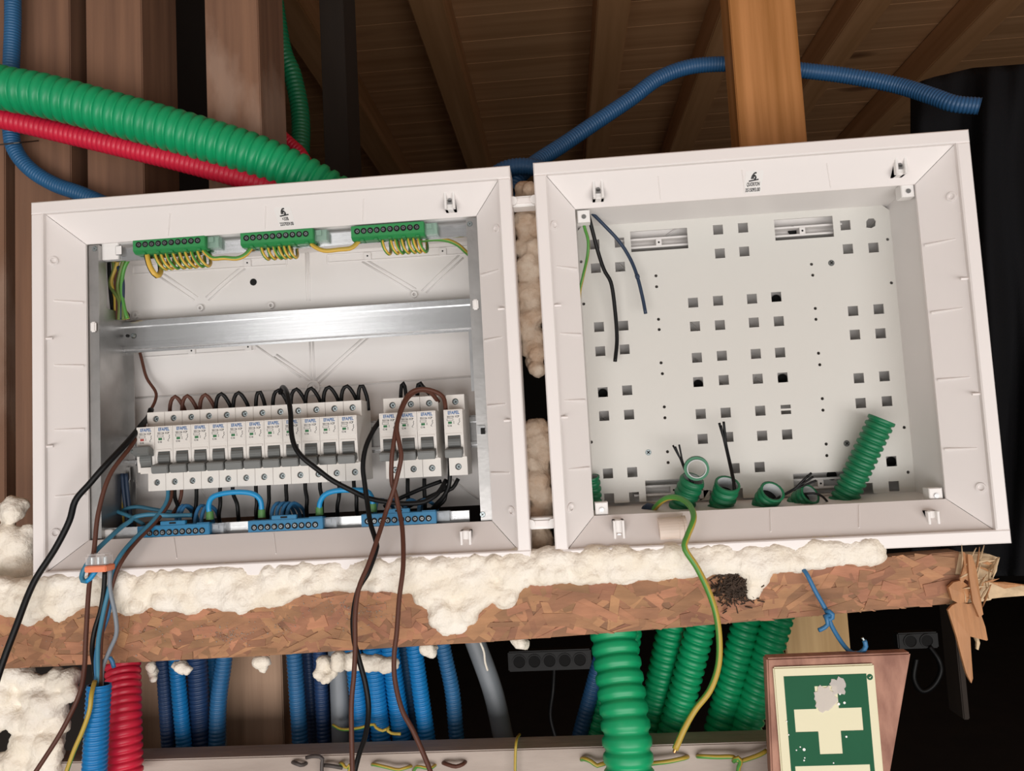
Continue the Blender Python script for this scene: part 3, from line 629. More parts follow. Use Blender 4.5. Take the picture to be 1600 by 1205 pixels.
RAIL4, bx0, bx1, bz0, bz1 = rail('terminal_rail', 827, 850, 797, 820, 155, 733, .046, FLT)
q = MB(); a, b = P(160, 381, .044), P(186, 405, .044); q.box((a.x, .0425, b.z), (b.x, .046, a.z)); q.box((P(177, 0, .044).x, .0415, b.z+.004), (P(187, 0, .044).x, .0425, a.z-.004)); build('end_clip', q, 'clip_white', RAIL1, bevel=.0008)
q = MB(); a, b = P(158, 828, .044), P(166, 843, .044); q.box((a.x, .0415, b.z), (b.x+.008, .046, a.z)); build('end_clip', q, 'clip_white', RAIL4, bevel=.0008)
for x, y, RR in ((671, 356, RAIL1),):
    c = P(x, y, .046); q = MB(); q.cyl((c.x, .0459, c.z), (0, -1, 0), .0017, .0003, 14); build('hole', q, 'void_black', RR)

# ------------------------------------------------------------------ terminal blocks
def screw_proto():
    q = MB(); q.ring((0, 0, 0), (0, -1, 0), .0024, .0031, .0006, 18, mi=1); q.cyl((0, -.0001, 0), (0, -1, 0), .0027, .0003, 18, mi=1); screw_mesh(q, (.0003, -.0004, -.0001), .0020, (0, -1, 0), .6, 0, 1)
    me = D.meshes.new('screw'); me.from_pydata(q.v, [], q.f); me.polygons.foreach_set('material_index', q.m); me.materials.append(MATS['screw_dark']); me.materials.append(MATS['void_black']); return me
SCM = screw_proto()
def block(label, xa, ya, xb, yb, h, m, clear, kind, tab=None, Y=.033):
    a, b = P(xa, ya, Y), P(xb, yb, Y); zt_ = (a.z+b.z)/2; zl = (P(xa, ya+h, Y).z+P(xb, yb+h, Y).z)/2
    t = thing('terminal_block', label, 'terminal block', ((a.x+b.x)/2, .046, zl), 'green earth terminal blocks' if kind == 'g' else 'blue neutral terminal blocks')
    q = MB(); hh = zt_-zl
    if kind == 'g':
        pr = [(Y, zl+hh*.18), (Y, zt_), (.0455, zt_), (.0455, zl), (Y+.004, zl)]
        q.prism(pr, a.x, b.x)
        for k in range(5): xx = a.x+(b.x-a.x)*(.12+.19*k); q.box((xx, Y+.0005, zl-.0008), (xx+.004, .044, zl+.001))
    else:
        q.box((a.x, Y, zl), (b.x, .0455, zt_))
        ta, tb = P(tab[0], ya, Y).x, P(tab[1], ya, Y).x; q.box((ta, Y+.0004, zt_), (tb, Y+.005, zt_+hh*.32))
        q.box((b.x-(b.x-tb)*.55, Y+.0004, zt_), (b.x, Y+.005, zt_+hh*.08))
    bd = build('body', q, m, t, bevel=.0005)
    if kind != 'g':
        q = MB(); xm = (ta+tb)/2; q.box((xm-.0035, Y+.0001, zt_+.0012), (xm+.0035, Y+.0006, zt_+.003)); build('slot', q, 'void_black', bd)
    for k in range(10):
        s = D.objects.new('screw', SCM); COL.objects.link(s); s.parent = t
        s.location = Vector((a.x+(b.x-a.x)*(.085+.0905*k), Y, zl+hh*(.60 if kind == 'g' else .46)))-t.location
        s.rotation_euler = (0, .7*k, 0)
    q = MB(); q.box((b.x, Y+.006, zl+.002), (b.x+.013, .0455, zt_-.001)); q.box((b.x+.002, Y+.004, zl+hh*.5), (b.x+.0075, Y+.006, zt_-.002)); q.box((b.x+.010, Y+.004, zl+.002), (b.x+.013, Y+.006, zt_-.003)); build('mounting_foot', q, clear, t)
    return t
block('green terminal block nearest the left upright', 207, 374, 320, 367, 22, 'green_block', 'clear_green', 'g')
block('middle green terminal block on the top rail', 375, 363, 489, 357, 22, 'green_block', 'clear_green', 'g')
block('green terminal block nearest the right upright', 548, 353, 662, 346, 22, 'green_block', 'clear_green', 'g')
block('blue terminal block nearest the left upright', 214, 823, 327, 818, 20, 'blue_block', 'clear_grey', 'b', (250, 289))
block('middle blue terminal block on the bottom rail', 387, 815, 504, 808, 20, 'blue_block', 'clear_grey', 'b', (424, 463))
block('blue terminal block nearest the right upright', 564, 805, 681, 798, 20, 'blue_block', 'clear_grey', 'b', (606, 640))

# ------------------------------------------------------------------ breakers
SHY, NY, BKY = .047, .026, .0850
def z_at(y, Y, x=230): return P(x, y, Y).z
ztop, zbot = z_at(645, SHY), z_at(768, SHY); H = ztop-zbot; PIT = (P(565, 629, SHY).x-P(230, 650, SHY).x)/12; W_ = PIT-.0004
nz1, nz0 = z_at(668, NY, 220)-zbot, z_at(741, NY, 220)-zbot
def breaker_proto():
    t = thing('circuit_breaker', 'x', 'breaker', (0, 0, 0)); zm = nz0+(nz1-nz0)*.47
    q = MB()
    q.prism([(.003+SHY, 0), (SHY+.003, nz0), (NY+.0145, nz0), (NY+.0145, zm), (NY, zm), (NY, nz1), (SHY+.003, nz1), (SHY+.003, H), (BKY, H), (BKY, 0)], 0, W_)
    # shoulder plates with the screw wells
    zs1, zs0 = (H+nz1)/2+.001, nz0*.47
    for z0, z1, zs in ((nz1-.001, H, zs1), (0, nz0+.0005, zs0)):
        f = flat([[(0, z0), (W_, z0), (W_, z1), (0, z1)], circ(W_*.5, zs, .0034, 20)[::-1]], SHY, SHY+.003); q.add(f.v, f.f)
    # cheeks beside the toggle, sill below it
    for x0, x1 in ((0, .0030), (W_-.0030, W_)): q.prism([(NY+.015, nz0), (NY+.002, nz0+.0015), (NY+.0006, nz0+.012), (NY, zm), (NY+.015, zm)], x0, x1)
    q.box((.003, NY+.001, nz0), (W_-.003, NY+.0145, nz0+.0065))
    q.box((.0015, NY-.0006, zm-.0006), (W_-.0015, NY+.001, zm+.0016))
    q.cbox((.001, NY-.0004, zm+.006), (W_-.001, NY+.001, nz1-.001), .0003)
    build('body', q, 'breaker_white', t, local=True)
    for zs in (zs1, zs0):
        q = MB(); q.cyl((W_/2, SHY+.0029, zs), (0, -1, 0), .0034, .0002, 18, mi=1); screw_mesh(q, (W_/2+.0002, SHY+.0024, zs-.0002), .0029, (0, -1, 0), .5 if zs > .04 else .9, 0, 1); build('terminal_screw', q, ['screw_steel', 'print_black'], t, local=True)
    q = MB(); text(q, 'EFAPEL', W_*.53, nz1-.0048, NY-.0006, .0033, .0118); build('logo_print', q, 'print_blue', t, local=True)
    q = MB(); y = NY-.0006; text(q, '55116 1CP', W_*.5, nz1-.0082, y, .0020, .0126); text(q, 'C16', W_*.30, nz1-.0172, y, .0018, .0042)
    q.box((W_*.16, y, nz1-.0094), (W_*.50, y+.0001, nz1-.0091)); q.box((W_*.16, y, nz1-.0113), (W_*.50, y+.0001, nz1-.0110)); q.box((W_*.16, y, nz1-.0113), (W_*.175, y+.0001, nz1-.0091)); q.box((W_*.485, y, nz1-.0113), (W_*.50, y+.0001, nz1-.0091))
    for z_ in (.0128, .0142): q.box((W_*.50, y, nz1-z_), (W_*.55, y+.0001, nz1-z_+.0006))
    sq = [(.80, .0092), (.84, .0100), (.80, .0112), (.84, .0122), (.78, .0140), (.73, .0150), (.76, .0160), (.83, .0156)]
    for (a, b), (c, d) in zip(sq, sq[1:]):
        q.add([(W_*a, y, nz1-b), (W_*a+.0005, y, nz1-b), (W_*c+.0005, y, nz1-d), (W_*c, y, nz1-d)], [(0,1,2,3)])
    build('spec_print', q, 'print_black', t, local=True)
    q = MB(); q.box((W_*.22, NY-.0007, nz1-.0145), (W_*.42, NY-.0004, nz1-.0122)); build('indicator', q, 'print_green', t, local=True)
    # toggle: barrel and lever
    zb_ = nz0+.0065+(zm-nz0-.0065)*.52; rb = (zm-nz0-.0065)*.5
    q = MB(); q.cyl((.0034, NY+.0075, zb_), (1, 0, 0), .0090, W_-.0068, 28); 
    for a in (-.15, .12, .45): q.box((.0034, NY-.0018, zb_+.009*math.sin(a)-.0001), (W_-.0034, NY+.002, zb_+.009*math.sin(a)+.0001))
    tg = build('toggle', q, 'dark_grey', t, local=True)
    q = MB(); q.prism([(NY+.002, zb_-.0045), (NY-.0095, zb_-.0065), (NY-.0105, zb_-.0078), (NY-.0095, zb_-.0150), (NY-.006, zb_-.0155), (NY+.002, zb_-.011)], .0008, W_-.0008)
    lv = build('lever', q, 'dark_grey', t, local=True, bevel=.0006)
    return t
BP = breaker_proto()
ords = ['first', 'second', 'third', 'fourth', 'fifth', 'sixth', 'seventh', 'eighth', 'ninth', 'tenth', 'eleventh', 'last']
x0 = P(230, 655, SHY).x; spots = []
for i in range(12): spots.append((x0+i*PIT, 'white circuit breaker, %s from the left in the row of twelve' % ords[i] if i else 'leftmost white circuit breaker, its grey toggle up, red indicator', 'breakers in the row of twelve'))
xg = P(599, 632, SHY).x
for i, s in enumerate(('leftmost breaker of the separate group of three', 'middle breaker of the separate group of three', 'rightmost breaker of the separate group of three')): spots.append((xg+i*PIT, s, 'breakers in the group of three'))
spots.append((P(697, 625, SHY).x, 'single white circuit breaker standing alone next to the right upright', 'lone breaker'))
BX = []
for i, (x, lb, gr) in enumerate(spots):
    o = BP if i == 0 else copy_tree(BP)
    o.location = (x, 0, zbot); o['label'] = lb; o['group'] = gr; BX.append((x, o))
# the first breaker's toggle is up
ch = {c.name.split('.')[0]: c for c in BP.children}
c = ch['lever']; c.data = c.data.copy(); zmid = nz0+.0065+((nz0+(nz1-nz0)*.47)-nz0-.0065)*.52
c.scale = (1, 1, -1); c.location.z = 2*zmid-c.location.z-.002
c = ch['indicator']; c.data = c.data.copy(); c.data.materials[0] = MATS['print_red']
# ------------------------------------------------------------------ right box: perforated plate, ridged back
PY = .088
sq = [(929,382),(968,379),(931,419),(969,417),(1122,359),(1161,356),(1125,396),(1163,393),(1083,473),(1122,470),(1175,467),(1213,464),(1086,510),(1125,508),(1178,504),(1217,502),
 (936,511),(974,509),(938,549),(976,546),(1089,559),(1128,556),(1181,553),(1219,551),(1091,597),(1131,594),(1184,592),(1223,590),(942,613),(980,610),(944,650),(983,648),(1095,647),(1134,645),(1188,642),(1228,640),
 (1098,686),(1138,683),(1191,681),(1230,679),(950,740),(988,738),(1148,732),(1187,730),(952,779),(991,777),(1101,774),(1153,771),(1321,352),(1361,349),(1325,389),(1365,387),(1333,486),(1373,483),(1336,523),(1376,521),
 (1342,591),(1382,588),(1345,630),(1386,627),(1393,721),(1356,763),(1397,760)]
small = [(1025,431),(1026,448),(1029,499),(1030,515),(1033,567),(1035,584),(1038,636),(1039,653),(1043,706),(1044,723),(1268,413),(1270,430),(1274,482),(1275,499),(1279,552),(1281,570),(1285,623),(1286,641),(1291,694),(1292,712),
 (908,409),(912,475),(924,691),(1387,374),(1393,442),(1413,668),(1419,738)]
def hz(x, y): p_ = P(x, y, PY); return (p_.x, p_.z)
ctr = Vector((.48603, 0, 0)); tl = hz(903, 352); tr = hz(1374, 319); rr1 = hz(1407, 344); rr2 = hz(1444, 750); br = hz(1415, 782)
xr_ = (rr1[0]+rr2[0])/2; xl_ = 2*ctr.x-xr_; zt_ = (tl[1]+tr[1])/2; zb_ = br[1]; cc = .016
outl = [(xl_+cc, zb_), (xr_-cc, zb_), (xr_, zb_+cc), (xr_, zt_-cc), (xr_-cc*1.2, zt_), (xl_+cc, zt_), (xl_, zt_-cc), (xl_, zb_+cc)]
holes = []
for i, (x, y) in enumerate(sq):
    a, b = hz(x, y); s = .0053
    if (x, y) == (1228, 640):
        for dz in (.003, -.003): holes.append([(a-s, b+dz-.002), (a-s, b+dz+.002), (a+s, b+dz+.002), (a+s, b+dz-.002)])
    elif (x, y) == (1361, 349): holes.append([(a-s, b-s*.8), (a-s*.9, b+s*.5), (a-s*.4, b+s), (a+s*.6, b+s), (a+s, b+s*.4), (a+s*.8, b-s*.6), (a, b-s)])
    else: holes.append([(a-s, b-s), (a-s, b+s), (a+s, b+s), (a+s, b-s)])
for x, y in small: a, b = hz(x, y); holes.append(circ(a, b, .0017, 12)[::-1])
slots = [((985,362),(1074,356),(1075,388),(986,394)), ((1210,344),(1301,337),(1303,370),(1211,376)), ((1008,752),(1098,746),(1099,778),(1010,785)), ((1240,742),(1329,735),(1331,768),(1241,775))]
for s in slots:
    p_ = [hz(*k) for k in s]; x_0, x_1 = (p_[0][0]+p_[3][0])/2, (p_[1][0]+p_[2][0])/2; z_1, z_0 = (p_[0][1]+p_[1][1])/2, (p_[2][1]+p_[3][1])/2
    holes.append([(x_0, z_0), (x_0, z_1), (x_1, z_1), (x_1, z_0)])
q = flat([outl]+holes, PY, PY+.0016); MP = build('mounting_plate', q, 'plate_white', RB); MP['label'] = 'perforated pale grey-white plate'
# ridged back rails seen through the slots, diagonal ribs, dark knock-outs
for s in slots:
    p_ = [P(k[0], k[1], PY) for k in s]; x_0, x_1 = p_[0].x-.012, p_[1].x+.012; zc = sum(k.z for k in p_)/4
    for dz in (-.006, .003): q = MB(); q.box((x_0, .096, zc+dz), (x_1, .1075, zc+dz+.0022)); build('back_ridge', q, 'white_inner', RB)
    q = MB(); q.box(((x_0+x_1)/2-.003, .095, zc-.0045), ((x_0+x_1)/2+.003, .1075, zc+.003)); q.cyl(((x_0+x_1)/2, .0949, zc-.0008), (0, -1, 0), .0011, .0002, 10, mi=1); build('back_boss', q, ['white_inner', 'void_black'], RB)
for x, y in ((1239,360),(1300,743),(1213,468),(1223,592),(1091,601),(942,615),(1393,722)):
    c = P(x, y, .1055); q = MB(); q.cyl((c.x, .1070, c.z), (0, -1, 0), .0052, .0012, 22); build('knockout_hole', q, 'void_black', RB)
for pr in ([(1112,308),(1088,337)],[(1160,308),(1185,330)],[(1085,335),(960,430)],[(1400,305),(1330,390)],[(1440,620),(1330,720)],[(930,600),(1000,740)],[(1180,590),(1225,620)],[(930,640),(955,665)],[(1075,500),(1100,525)],[(960,405),(985,430)],[(1425,512),(1455,535)],[(1443,583),(1455,572)],[(1085,560),(1240,700)]): rib(pr, RB, .0010, .1075)
for x, y, m in ((1013,707,'screw_steel'),(1323,693,'dark_grey'),(1299,411,'dark_grey')):
    c = P(x, y, PY); q = MB(); screw_mesh(q, (c.x, PY, c.z), .0034, (0, -1, 0), .78); build('screw', q, [m, 'void_black'], MP)
# beige stub on the lower sloping panel
c = P(1052, 829, .02); q = MB(); q.cyl((c.x-.0145, .020, c.z), (1, 0, .02), .0128, .024, 28); q.ring((c.x+.0095, .020, c.z), (1, 0, .02), .0100, .0140, .0028, 28); q.ring((c.x+.0045, .020, c.z), (1, 0, .02), .0100, .0133, .0020, 28)
tag(build('tube_stub', q, 'beige_plastic', smooth=False), 'short beige plastic tube lying in the right box', 'tube')
# wall patch for the pipe mouths
# ------------------------------------------------------------------ conduits inside the right box
conduit('corrugated_conduit', 'tall dark green conduit leaning upright inside the right box', [(1295,815,.078),(1316,785,.075),(1345,725,.068),(1378,655,.060)], .0134, 'conduit_dkgreen', .0068, group='green conduit ends in the right box', depth=.16, hollow=True, inner='tube_lining')
conduit('corrugated_conduit', 'green conduit end below its cut ring, near the yellow-green wire', [(1055,830,.072),(1062,800,.070),(1074,770,.064),(1083,748,.056)], .0128, 'conduit_dkgreen', .0078, group='green conduit ends in the right box', depth=.13, hollow=True, inner='tube_lining')
c = P(1088, 731, .052); q = MB(); q.ring(c, (-.12, -1, -.25), .0096, .0126, .0045, 28); q.ring(c+Vector((-.0004, -.0046, -.0008)), (-.12, -1, -.25), .0090, .0099, .0012, 28, mi=1)
tag(build('cut_ring', q, ['conduit_dkgreen', 'tube_lining'], smooth=False), 'cut green ring standing above a conduit end in right box', 'conduit ring')
conduit('corrugated_conduit', 'green conduit end with tall twisted black wires, grey lining showing', [(1116,838,.070),(1122,805,.068),(1130,780,.062),(1137,756,.050)], .0128, 'conduit_dkgreen', .0082, group='green conduit ends in the right box', depth=.14, hollow=True, inner='tube_lining')
conduit('corrugated_conduit', 'stubby green conduit end with a torn oval mouth in right box', [(1185,835,.070),(1190,806,.068),(1196,785,.060),(1207,768,.046)], .0124, 'conduit_dkgreen', .0076, group='green conduit ends in the right box', depth=.13, hollow=True, inner='tube_lining')
conduit('corrugated_conduit', 'lowest green conduit end bending right in the right box', [(1228,830,.074),(1240,800,.074),(1252,782,.068),(1266,772,.058)], .0112, 'conduit_dkgreen', .0070, group='green conduit ends in the right box', depth=.14, hollow=True, inner='tube_lining')
conduit('corrugated_conduit', 'dark green conduit end half hidden in the lower left corner', [(930,815,.080),(928,790,.080),(927,765,.078),(924,745,.074)], .0085, 'conduit_dkgreen', .0066, group='green conduit ends in the right box', depth=.16, hollow=True, inner='tube_lining')
def strands(lab, pts, ends, r=.0011):
    t = thing('wire_bundle', lab, 'wires', P(*pts[0]))
    for e in ends:
        pp = pts+[(pts[-1][0]+e[0]*.4, pts[-1][1]+e[1]*.4, pts[-1][2]-.001), (pts[-1][0]+e[0], pts[-1][1]+e[1], pts[-1][2]-.003)]
        k = random.uniform(-1.2, 1.2); pp = [(x+k, y, z) for x, y, z in pp]; wire('strand', None, pp, r, 'wire_black', parent=t, seg=6)
strands('two black strands beside the cut green ring', [(1082,755,.052),(1071,735,.056),(1065,720,.058)], [(-13,-24),(-5,-25),(-9,-22)])
strands('tall twisted black wire bundle rising from a green conduit', [(1148,768,.046),(1146,750,.050),(1140,722,.058),(1134,695,.062)], [(-10,-34),(-4,-36),(-7,-30)], .0014)
strands('frayed black wire bundle leaning right above the low conduit', [(1205,785,.044),(1222,775,.050),(1240,765,.055)], [(28,-26),(32,-20),(35,-14),(22,-22)], .0012)
wire('wire', 'short black wire arching to the tall green conduit', [(1258,772,.052),(1272,771,.05),(1285,776,.055),(1296,788,.065)], .0012, 'wire_black')

# ------------------------------------------------------------------ wires in the right box
wire('wire', 'yellow-green wire hanging at upper left of the right box', [(911,345,.045),(914,358,.052),(919,376,.06),(918,400,.066),(911,432,.066),(906,455,.072),(906,475,.08)], .0017, 'wire_mustard', m2='wire_green')
wire('wire', 'black wire hanging down the perforated plate', [(918,330,.05),(923,350,.055),(934,392,.066),(944,422,.070),(955,443,.072),(961,485,.076),(964,530,.078),(961,565,.076)], .0021, 'wire_black')
o = wire('wire', 'navy blue wire with a small knot over the plate', [(915,322,.05),(922,330,.055),(944,352,.066),(968,378,.072),(985,405,.074),(996,433,.072),(1004,465,.072),(1009,491,.07)], .0019, 'wire_navy')
c = P(996, 433, .0715); q = MB(); q.cyl(c+Vector((-.0022, 0, 0)), (1, 0, .3), .0032, .0044, 12); build('knot', q, 'wire_navy', o, bevel=.001)
o = wire('wire', 'long yellow-green wire drooping from the right box past the board', [(1014,800,.070),(1022,795,.062),(1034,783,.050),(1048,777,.040),(1065,780,.028),(1079,792,.012),(1084,811,-.006),(1074,838,-.016),(1070,857,-.022),(1089,887,-.022),(1107,924,-.024),(1119,961,-.026),(1124,1002,-.028),(1122,1042,-.030),(1109,1079,-.032),(1086,1109,-.032),(1069,1139,-.034),(1055,1171,-.036)], .0029, 'wire_mustard', m2='wire_green', end='copper', phase=3.9, tw=.028)
wire('wire', 'short dark blue wire stub at the base of the right box', [(1004,803,.074),(1012,792,.068),(1022,795,.064)], .0042, 'wire_navy')

# ------------------------------------------------------------------ conduits above
conduit('corrugated_conduit', 'thick bright green conduit crossing the studs above the left box', [(-60,112,.065),(0,136,.07),(80,152,.075),(200,184,.085),(300,212,.092),(400,244,.10),(480,280,.112),(540,315,.125)], .0252, 'conduit_green', .0122, depth=.13, seg=24)
conduit('corrugated_conduit', 'red conduit running under the thick green one above left box', [(-60,176,.10),(0,185,.10),(100,208,.105),(200,232,.105),(300,257,.105),(400,285,.105),(470,312,.105)], .0122, 'conduit_red', .0062, depth=.09, seg=20)
conduit('corrugated_conduit', 'blue conduit running down the far left stud', [(20,-30,.13),(20,40,.13),(17,120,.13),(17,200,.13),(24,235,.13),(48,265,.13),(85,288,.13),(130,304,.128),(190,330,.125)], .0095, 'conduit_midblue', .0036, depth=.085)
q = MB(); q.sweep(curve(px([(0,226,.118),(30,223,.116),(60,220,.145)]), .003), .0009, 6); tag(build('cable_staple', q, 'staple'), 'thin wire staple holding the far left blue conduit', 'staple')
conduit('corrugated_conduit', 'dim green conduit hidden in shadow right of the reddish stud', [(400,-330,.55),(415,-120,.55),(438,60,.55),(458,120,.55),(470,190,.54),(466,290,.5),(460,480,.5)], .016, 'conduit_dkgreen', .008, depth=.12)
conduit('corrugated_conduit', 'dim red conduit hidden in shadow right of the reddish stud', [(348,100,.50),(380,160,.5),(430,203,.5),(455,225,.5),(474,245,.5),(490,290,.5),(500,450,.5)], .010, 'conduit_red', .006, depth=.1)
conduit('corrugated_conduit', 'blue conduit arching from the slot between boxes through the post', [(800,300,.125),(812,275,.13),(840,252,.15),(880,226,.17),(930,192,.185),(985,155,.20),(1030,122,.21),(1080,104,.215),(1142,100,.215),(1200,104,.215),(1254,110,.215),(1320,118,.21),(1400,133,.19),(1455,150,.165),(1490,162,.15),(1531,166,.14)], .0097, 'conduit_steelblue', .0038, depth=.085, hollow=True)
conduit('corrugated_conduit', 'short blue conduit bend peeking out between the box tops', [(770,275,.115),(790,264,.115),(812,260,.115),(835,262,.115),(860,270,.115)], .0098, 'conduit_steelblue', .0038, depth=.085)

# ------------------------------------------------------------------ conduits below the board
def down(label, x0, y0, x1, y1, wpx, m, Y=.10, per=.0042, bend=0, g='blue conduits below the board', depth=.1, z2=None):
    r = wpx/2*(.75+Y)/1200
    dx, dy = (x1-x0), (y1-y0); pts = [(x0-dx*.5, y0-dy*.5, Y), (x0, y0, Y), ((x0+x1)/2+bend, (y0+y1)/2, Y), (x1, y1, Y), (x1+dx*.35, y1+dy*.45, Y)]
    conduit('corrugated_conduit', label, pts, r, m, per, group=g, depth=depth)
down('leftmost navy conduit below the board beside red conduit', 255, 1040, 263, 1160, 22, 'conduit_navy', .09)
down('bright blue conduit between two navy conduits below board', 276, 1040, 287, 1160, 24, 'conduit_blue', .085)
down('wide navy conduit below the board, left of the stud', 308, 1035, 314, 1160, 33, 'conduit_navy', .10, .0046)
down('blue conduit mostly hidden behind others left of the stud', 331, 1030, 326, 1160, 20, 'conduit_blue', .145)
down('blue conduit curving left against the weathered stud', 350, 1030, 339, 1160, 26, 'conduit_midblue', .095, bend=-3)
down('blue conduit just right of the weathered stud', 460, 1028, 469, 1160, 25, 'conduit_midblue', .10)
down('dark blue conduit behind, right of the weathered stud', 482, 1028, 491, 1160, 20, 'conduit_navy', .13)
down('dark blue conduit next to the vertical grey pipe', 500, 1028, 507, 1160, 23, 'conduit_navy', .11)
down('bright blue conduit right of the vertical grey pipe', 553, 1030, 567, 1160, 27, 'conduit_blue', .09)
down('bright blue conduit under the drooping foam band', 583, 1030, 596, 1160, 30, 'conduit_blue', .085)
down('bright blue conduit behind the brown wire below the board', 611, 1028, 629, 1160, 30, 'conduit_blue', .09)
down('narrow blue conduit behind two brighter ones below board', 632, 1022, 648, 1160, 19, 'conduit_midblue', .13)
down('bright blue conduit, rightmost of the tight blue cluster', 648, 1018, 668, 1160, 26, 'conduit_blue', .085)
down('lone blue conduit standing apart between cluster and grey pipe', 692, 1010, 713, 1150, 24, 'conduit_midblue', .10, bend=4)
down('blue conduit leaning behind the large green conduit', 946, 1000, 906, 1150, 24, 'conduit_steelblue', .12)
def pipe(label, pts, r): c_ = curve(px(pts), .006); q = MB(); q.sweep(c_, r, 20); tag(build('smooth_pipe', q, 'pipe_grey', smooth=True), label, 'pipe')
pipe('vertical grey pipe among the blue conduits', [(526,1000,.10),(530,1060,.10),(534,1165,.10),(536,1230,.10)], .0105)
pipe('slanting grey pipe in the dark opening below the board', [(725,960,.12),(745,1010,.12),(770,1080,.12),(786,1150,.12),(800,1215,.12)], .0112)
g = 'green conduits below the board'
down('green conduit half hidden left of the large green one', 985, 960, 929, 1150, 40, 'conduit_green', .13, .0088, g=g, depth=.12)
down('short green conduit stub right behind the large green one', 992, 970, 980, 1060, 26, 'conduit_green', .10, .0085, g=g, depth=.12)
down('green conduit first right of the large green one', 1049, 978, 1014, 1150, 42, 'conduit_green', .11, .0082, g=g, depth=.12)
down('green conduit second right of the large green one', 1096, 975, 1050, 1150, 44, 'conduit_green', .09, .0082, g=g, depth=.12)
down('green conduit behind the drooping yellow-green wire', 1168, 968, 1123, 1145, 44, 'conduit_green', .10, .0082, g=g, depth=.12)
down('rightmost green conduit, partly behind the first aid sign board', 1216, 962, 1164, 1145, 46, 'conduit_green', .09, .0082, g=g, depth=.12)
conduit('corrugated_conduit', 'largest green conduit passing in front of the weathered plank', [(955,920,.06),(958,985,.045),(968,1060,.025),(978,1140,.005),(984,1220,-.005)], .0232, 'conduit_green', .0140, depth=.10, seg=26)
conduit('corrugated_conduit', 'thick red conduit dropping in front of the weathered plank', [(190,960,.045),(192,1040,.030),(193,1120,.010),(195,1220,-.002)], .0168, 'conduit_red', .0072, depth=.08, seg=24)
conduit('corrugated_conduit', 'bright blue conduit with open top full of wires, lower left', [(146,1235,-.035),(149,1180,-.035),(152,1120,-.034),(155,1070,-.032)], .0112, 'conduit_blue', .0042, depth=.09, seg=22, hollow=True, inner='conduit_navy')
wire('wire_tie', 'yellow-green wire tied around the grey pipe and blue conduits', [(520,1133,.075),(535,1140,.070),(560,1138,.066),(583,1132,.062),(586,1136,.06),(598,1142,.058),(610,1136,.058),(604,1140,.056),(612,1146,.056),(626,1147,.054)], .0016, 'wire_mustard', m2='wire_green')
# foam thread on the grey pipe
wire('foam_thread', 'thin white foam drip down the slanting grey pipe', [(750,1003,.095),(756,1018,.097),(758,1035,.099),(762,1048,.10)], .0012, 'foam', 'foam')

# ------------------------------------------------------------------ wires on the weathered plank
def yg(label, pts, r=.0016, m='wire_mustard', m2='wire_green', name='wire'): wire(name, label, pts, r, m, m2=m2)
def dk(label, pts, m='wire_darkgrey', r=.0019): wire('wire', label, pts, r, m)
dk('short dark grey wire between two holes at plank left', [(457,1191,.032),(462,1193,.024),(472,1196,.024),(480,1192,.032)])
dk('bent dark grey wire looping down the plank', [(479,1184,.026),(490,1182,.022),(503,1184,.022),(503,1195,.022),(502,1225,.022)])
dk('straight dark grey wire stretched along the plank', [(506,1196,.026),(518,1197,.022),(535,1200,.026)])
yg('yellow-green wire knot beside the brown and black wires on plank', [(531,1193,.032),(536,1194,.022),(541,1201,.022),(547,1195,.02),(545,1208,.022)])
yg('long yellow-green wire lying along the middle of plank', [(581,1195,.032),(586,1195,.024),(604,1199,.022),(622,1203,.022),(634,1200,.022),(644,1197,.032)])
yg('yellow-green wire crossing behind the right brown wire on plank', [(646,1205,.03),(652,1198,.022),(664,1200,.022),(674,1200,.022),(681,1195,.032)])
dk('brown wire staple shaped like a Y on the plank', [(692,1192,.032),(697,1194,.024),(711,1198,.022),(722,1195,.022),(728,1190,.032)], 'wire_brown')
yg('thin green wire sticking up over the plank edge', [(812,1148,.06),(808,1154,.03),(806,1166,.020),(805,1190,.02),(805,1225,.02)], .0014)
yg('yellow-green wire ending left of the large green conduit', [(908,1187,.032),(914,1186,.024),(927,1192,.022),(931,1197,.022),(945,1193,.022),(962,1190,.03)], .0021)
yg('yellow-green wire going into a hole right of large green conduit', [(1000,1196,.02),(1020,1193,.02),(1045,1190,.02),(1068,1185,.022),(1076,1182,.034)], .0021)
yg('yellow-green wire with a knot near the first aid board', [(1089,1182,.034),(1095,1182,.022),(1120,1183,.02),(1146,1183,.02),(1153,1190,.018),(1175,1184,.02),(1190,1178,.02),(1199,1172,.022)], .0021)
yg('yellow-green knot tail hanging from the wire near the board', [(1146,1190,.018),(1152,1184,.014),(1158,1190,.016),(1154,1200,.018),(1152,1225,.02)], .0021)

# ------------------------------------------------------------------ wires of the left box
wire('wire', 'thick black wire leaving the box to the lower left edge', [(236,640,.07),(232,652,.06),(222,664,.040),(200,690,.015),(165,727,-.003),(140,756,-.008),(118,782,-.010),(108,815,-.012),(86,858,-.015),(52,912,-.020),(25,980,-.028),(0,1048,-.034),(-18,1110,-.04)], .0031, 'wire_black')
wire('wire', 'long brown wire hanging down past the box lower left corner', [(226,664,.045),(205,697,.02),(172,742,.000),(154,800,-.008),(147,860,-.012),(139,920,-.018),(134,1000,-.022),(132,1042,-.024),(124,1085,-.028),(95,1145,-.032),(52,1212,-.04)], .0022, 'wire_brown')
wire('wire', 'thin brown wire curling down from the middle rail', [(217,545,.10),(221,560,.10),(229,590,.098),(243,612,.095),(243,625,.09),(236,640,.085),(228,655,.08)], .0017, 'wire_brown')
wire('wire', 'slate blue wire from first breaker down into blue conduit', [(263,762,.066),(260,785,.056),(240,813,.036),(210,842,.012),(188,868,-.006),(176,892,-.012),(170,920,-.016),(160,965,-.02),(153,1010,-.026),(154,1075,-.032)], .0021, 'wire_teal')
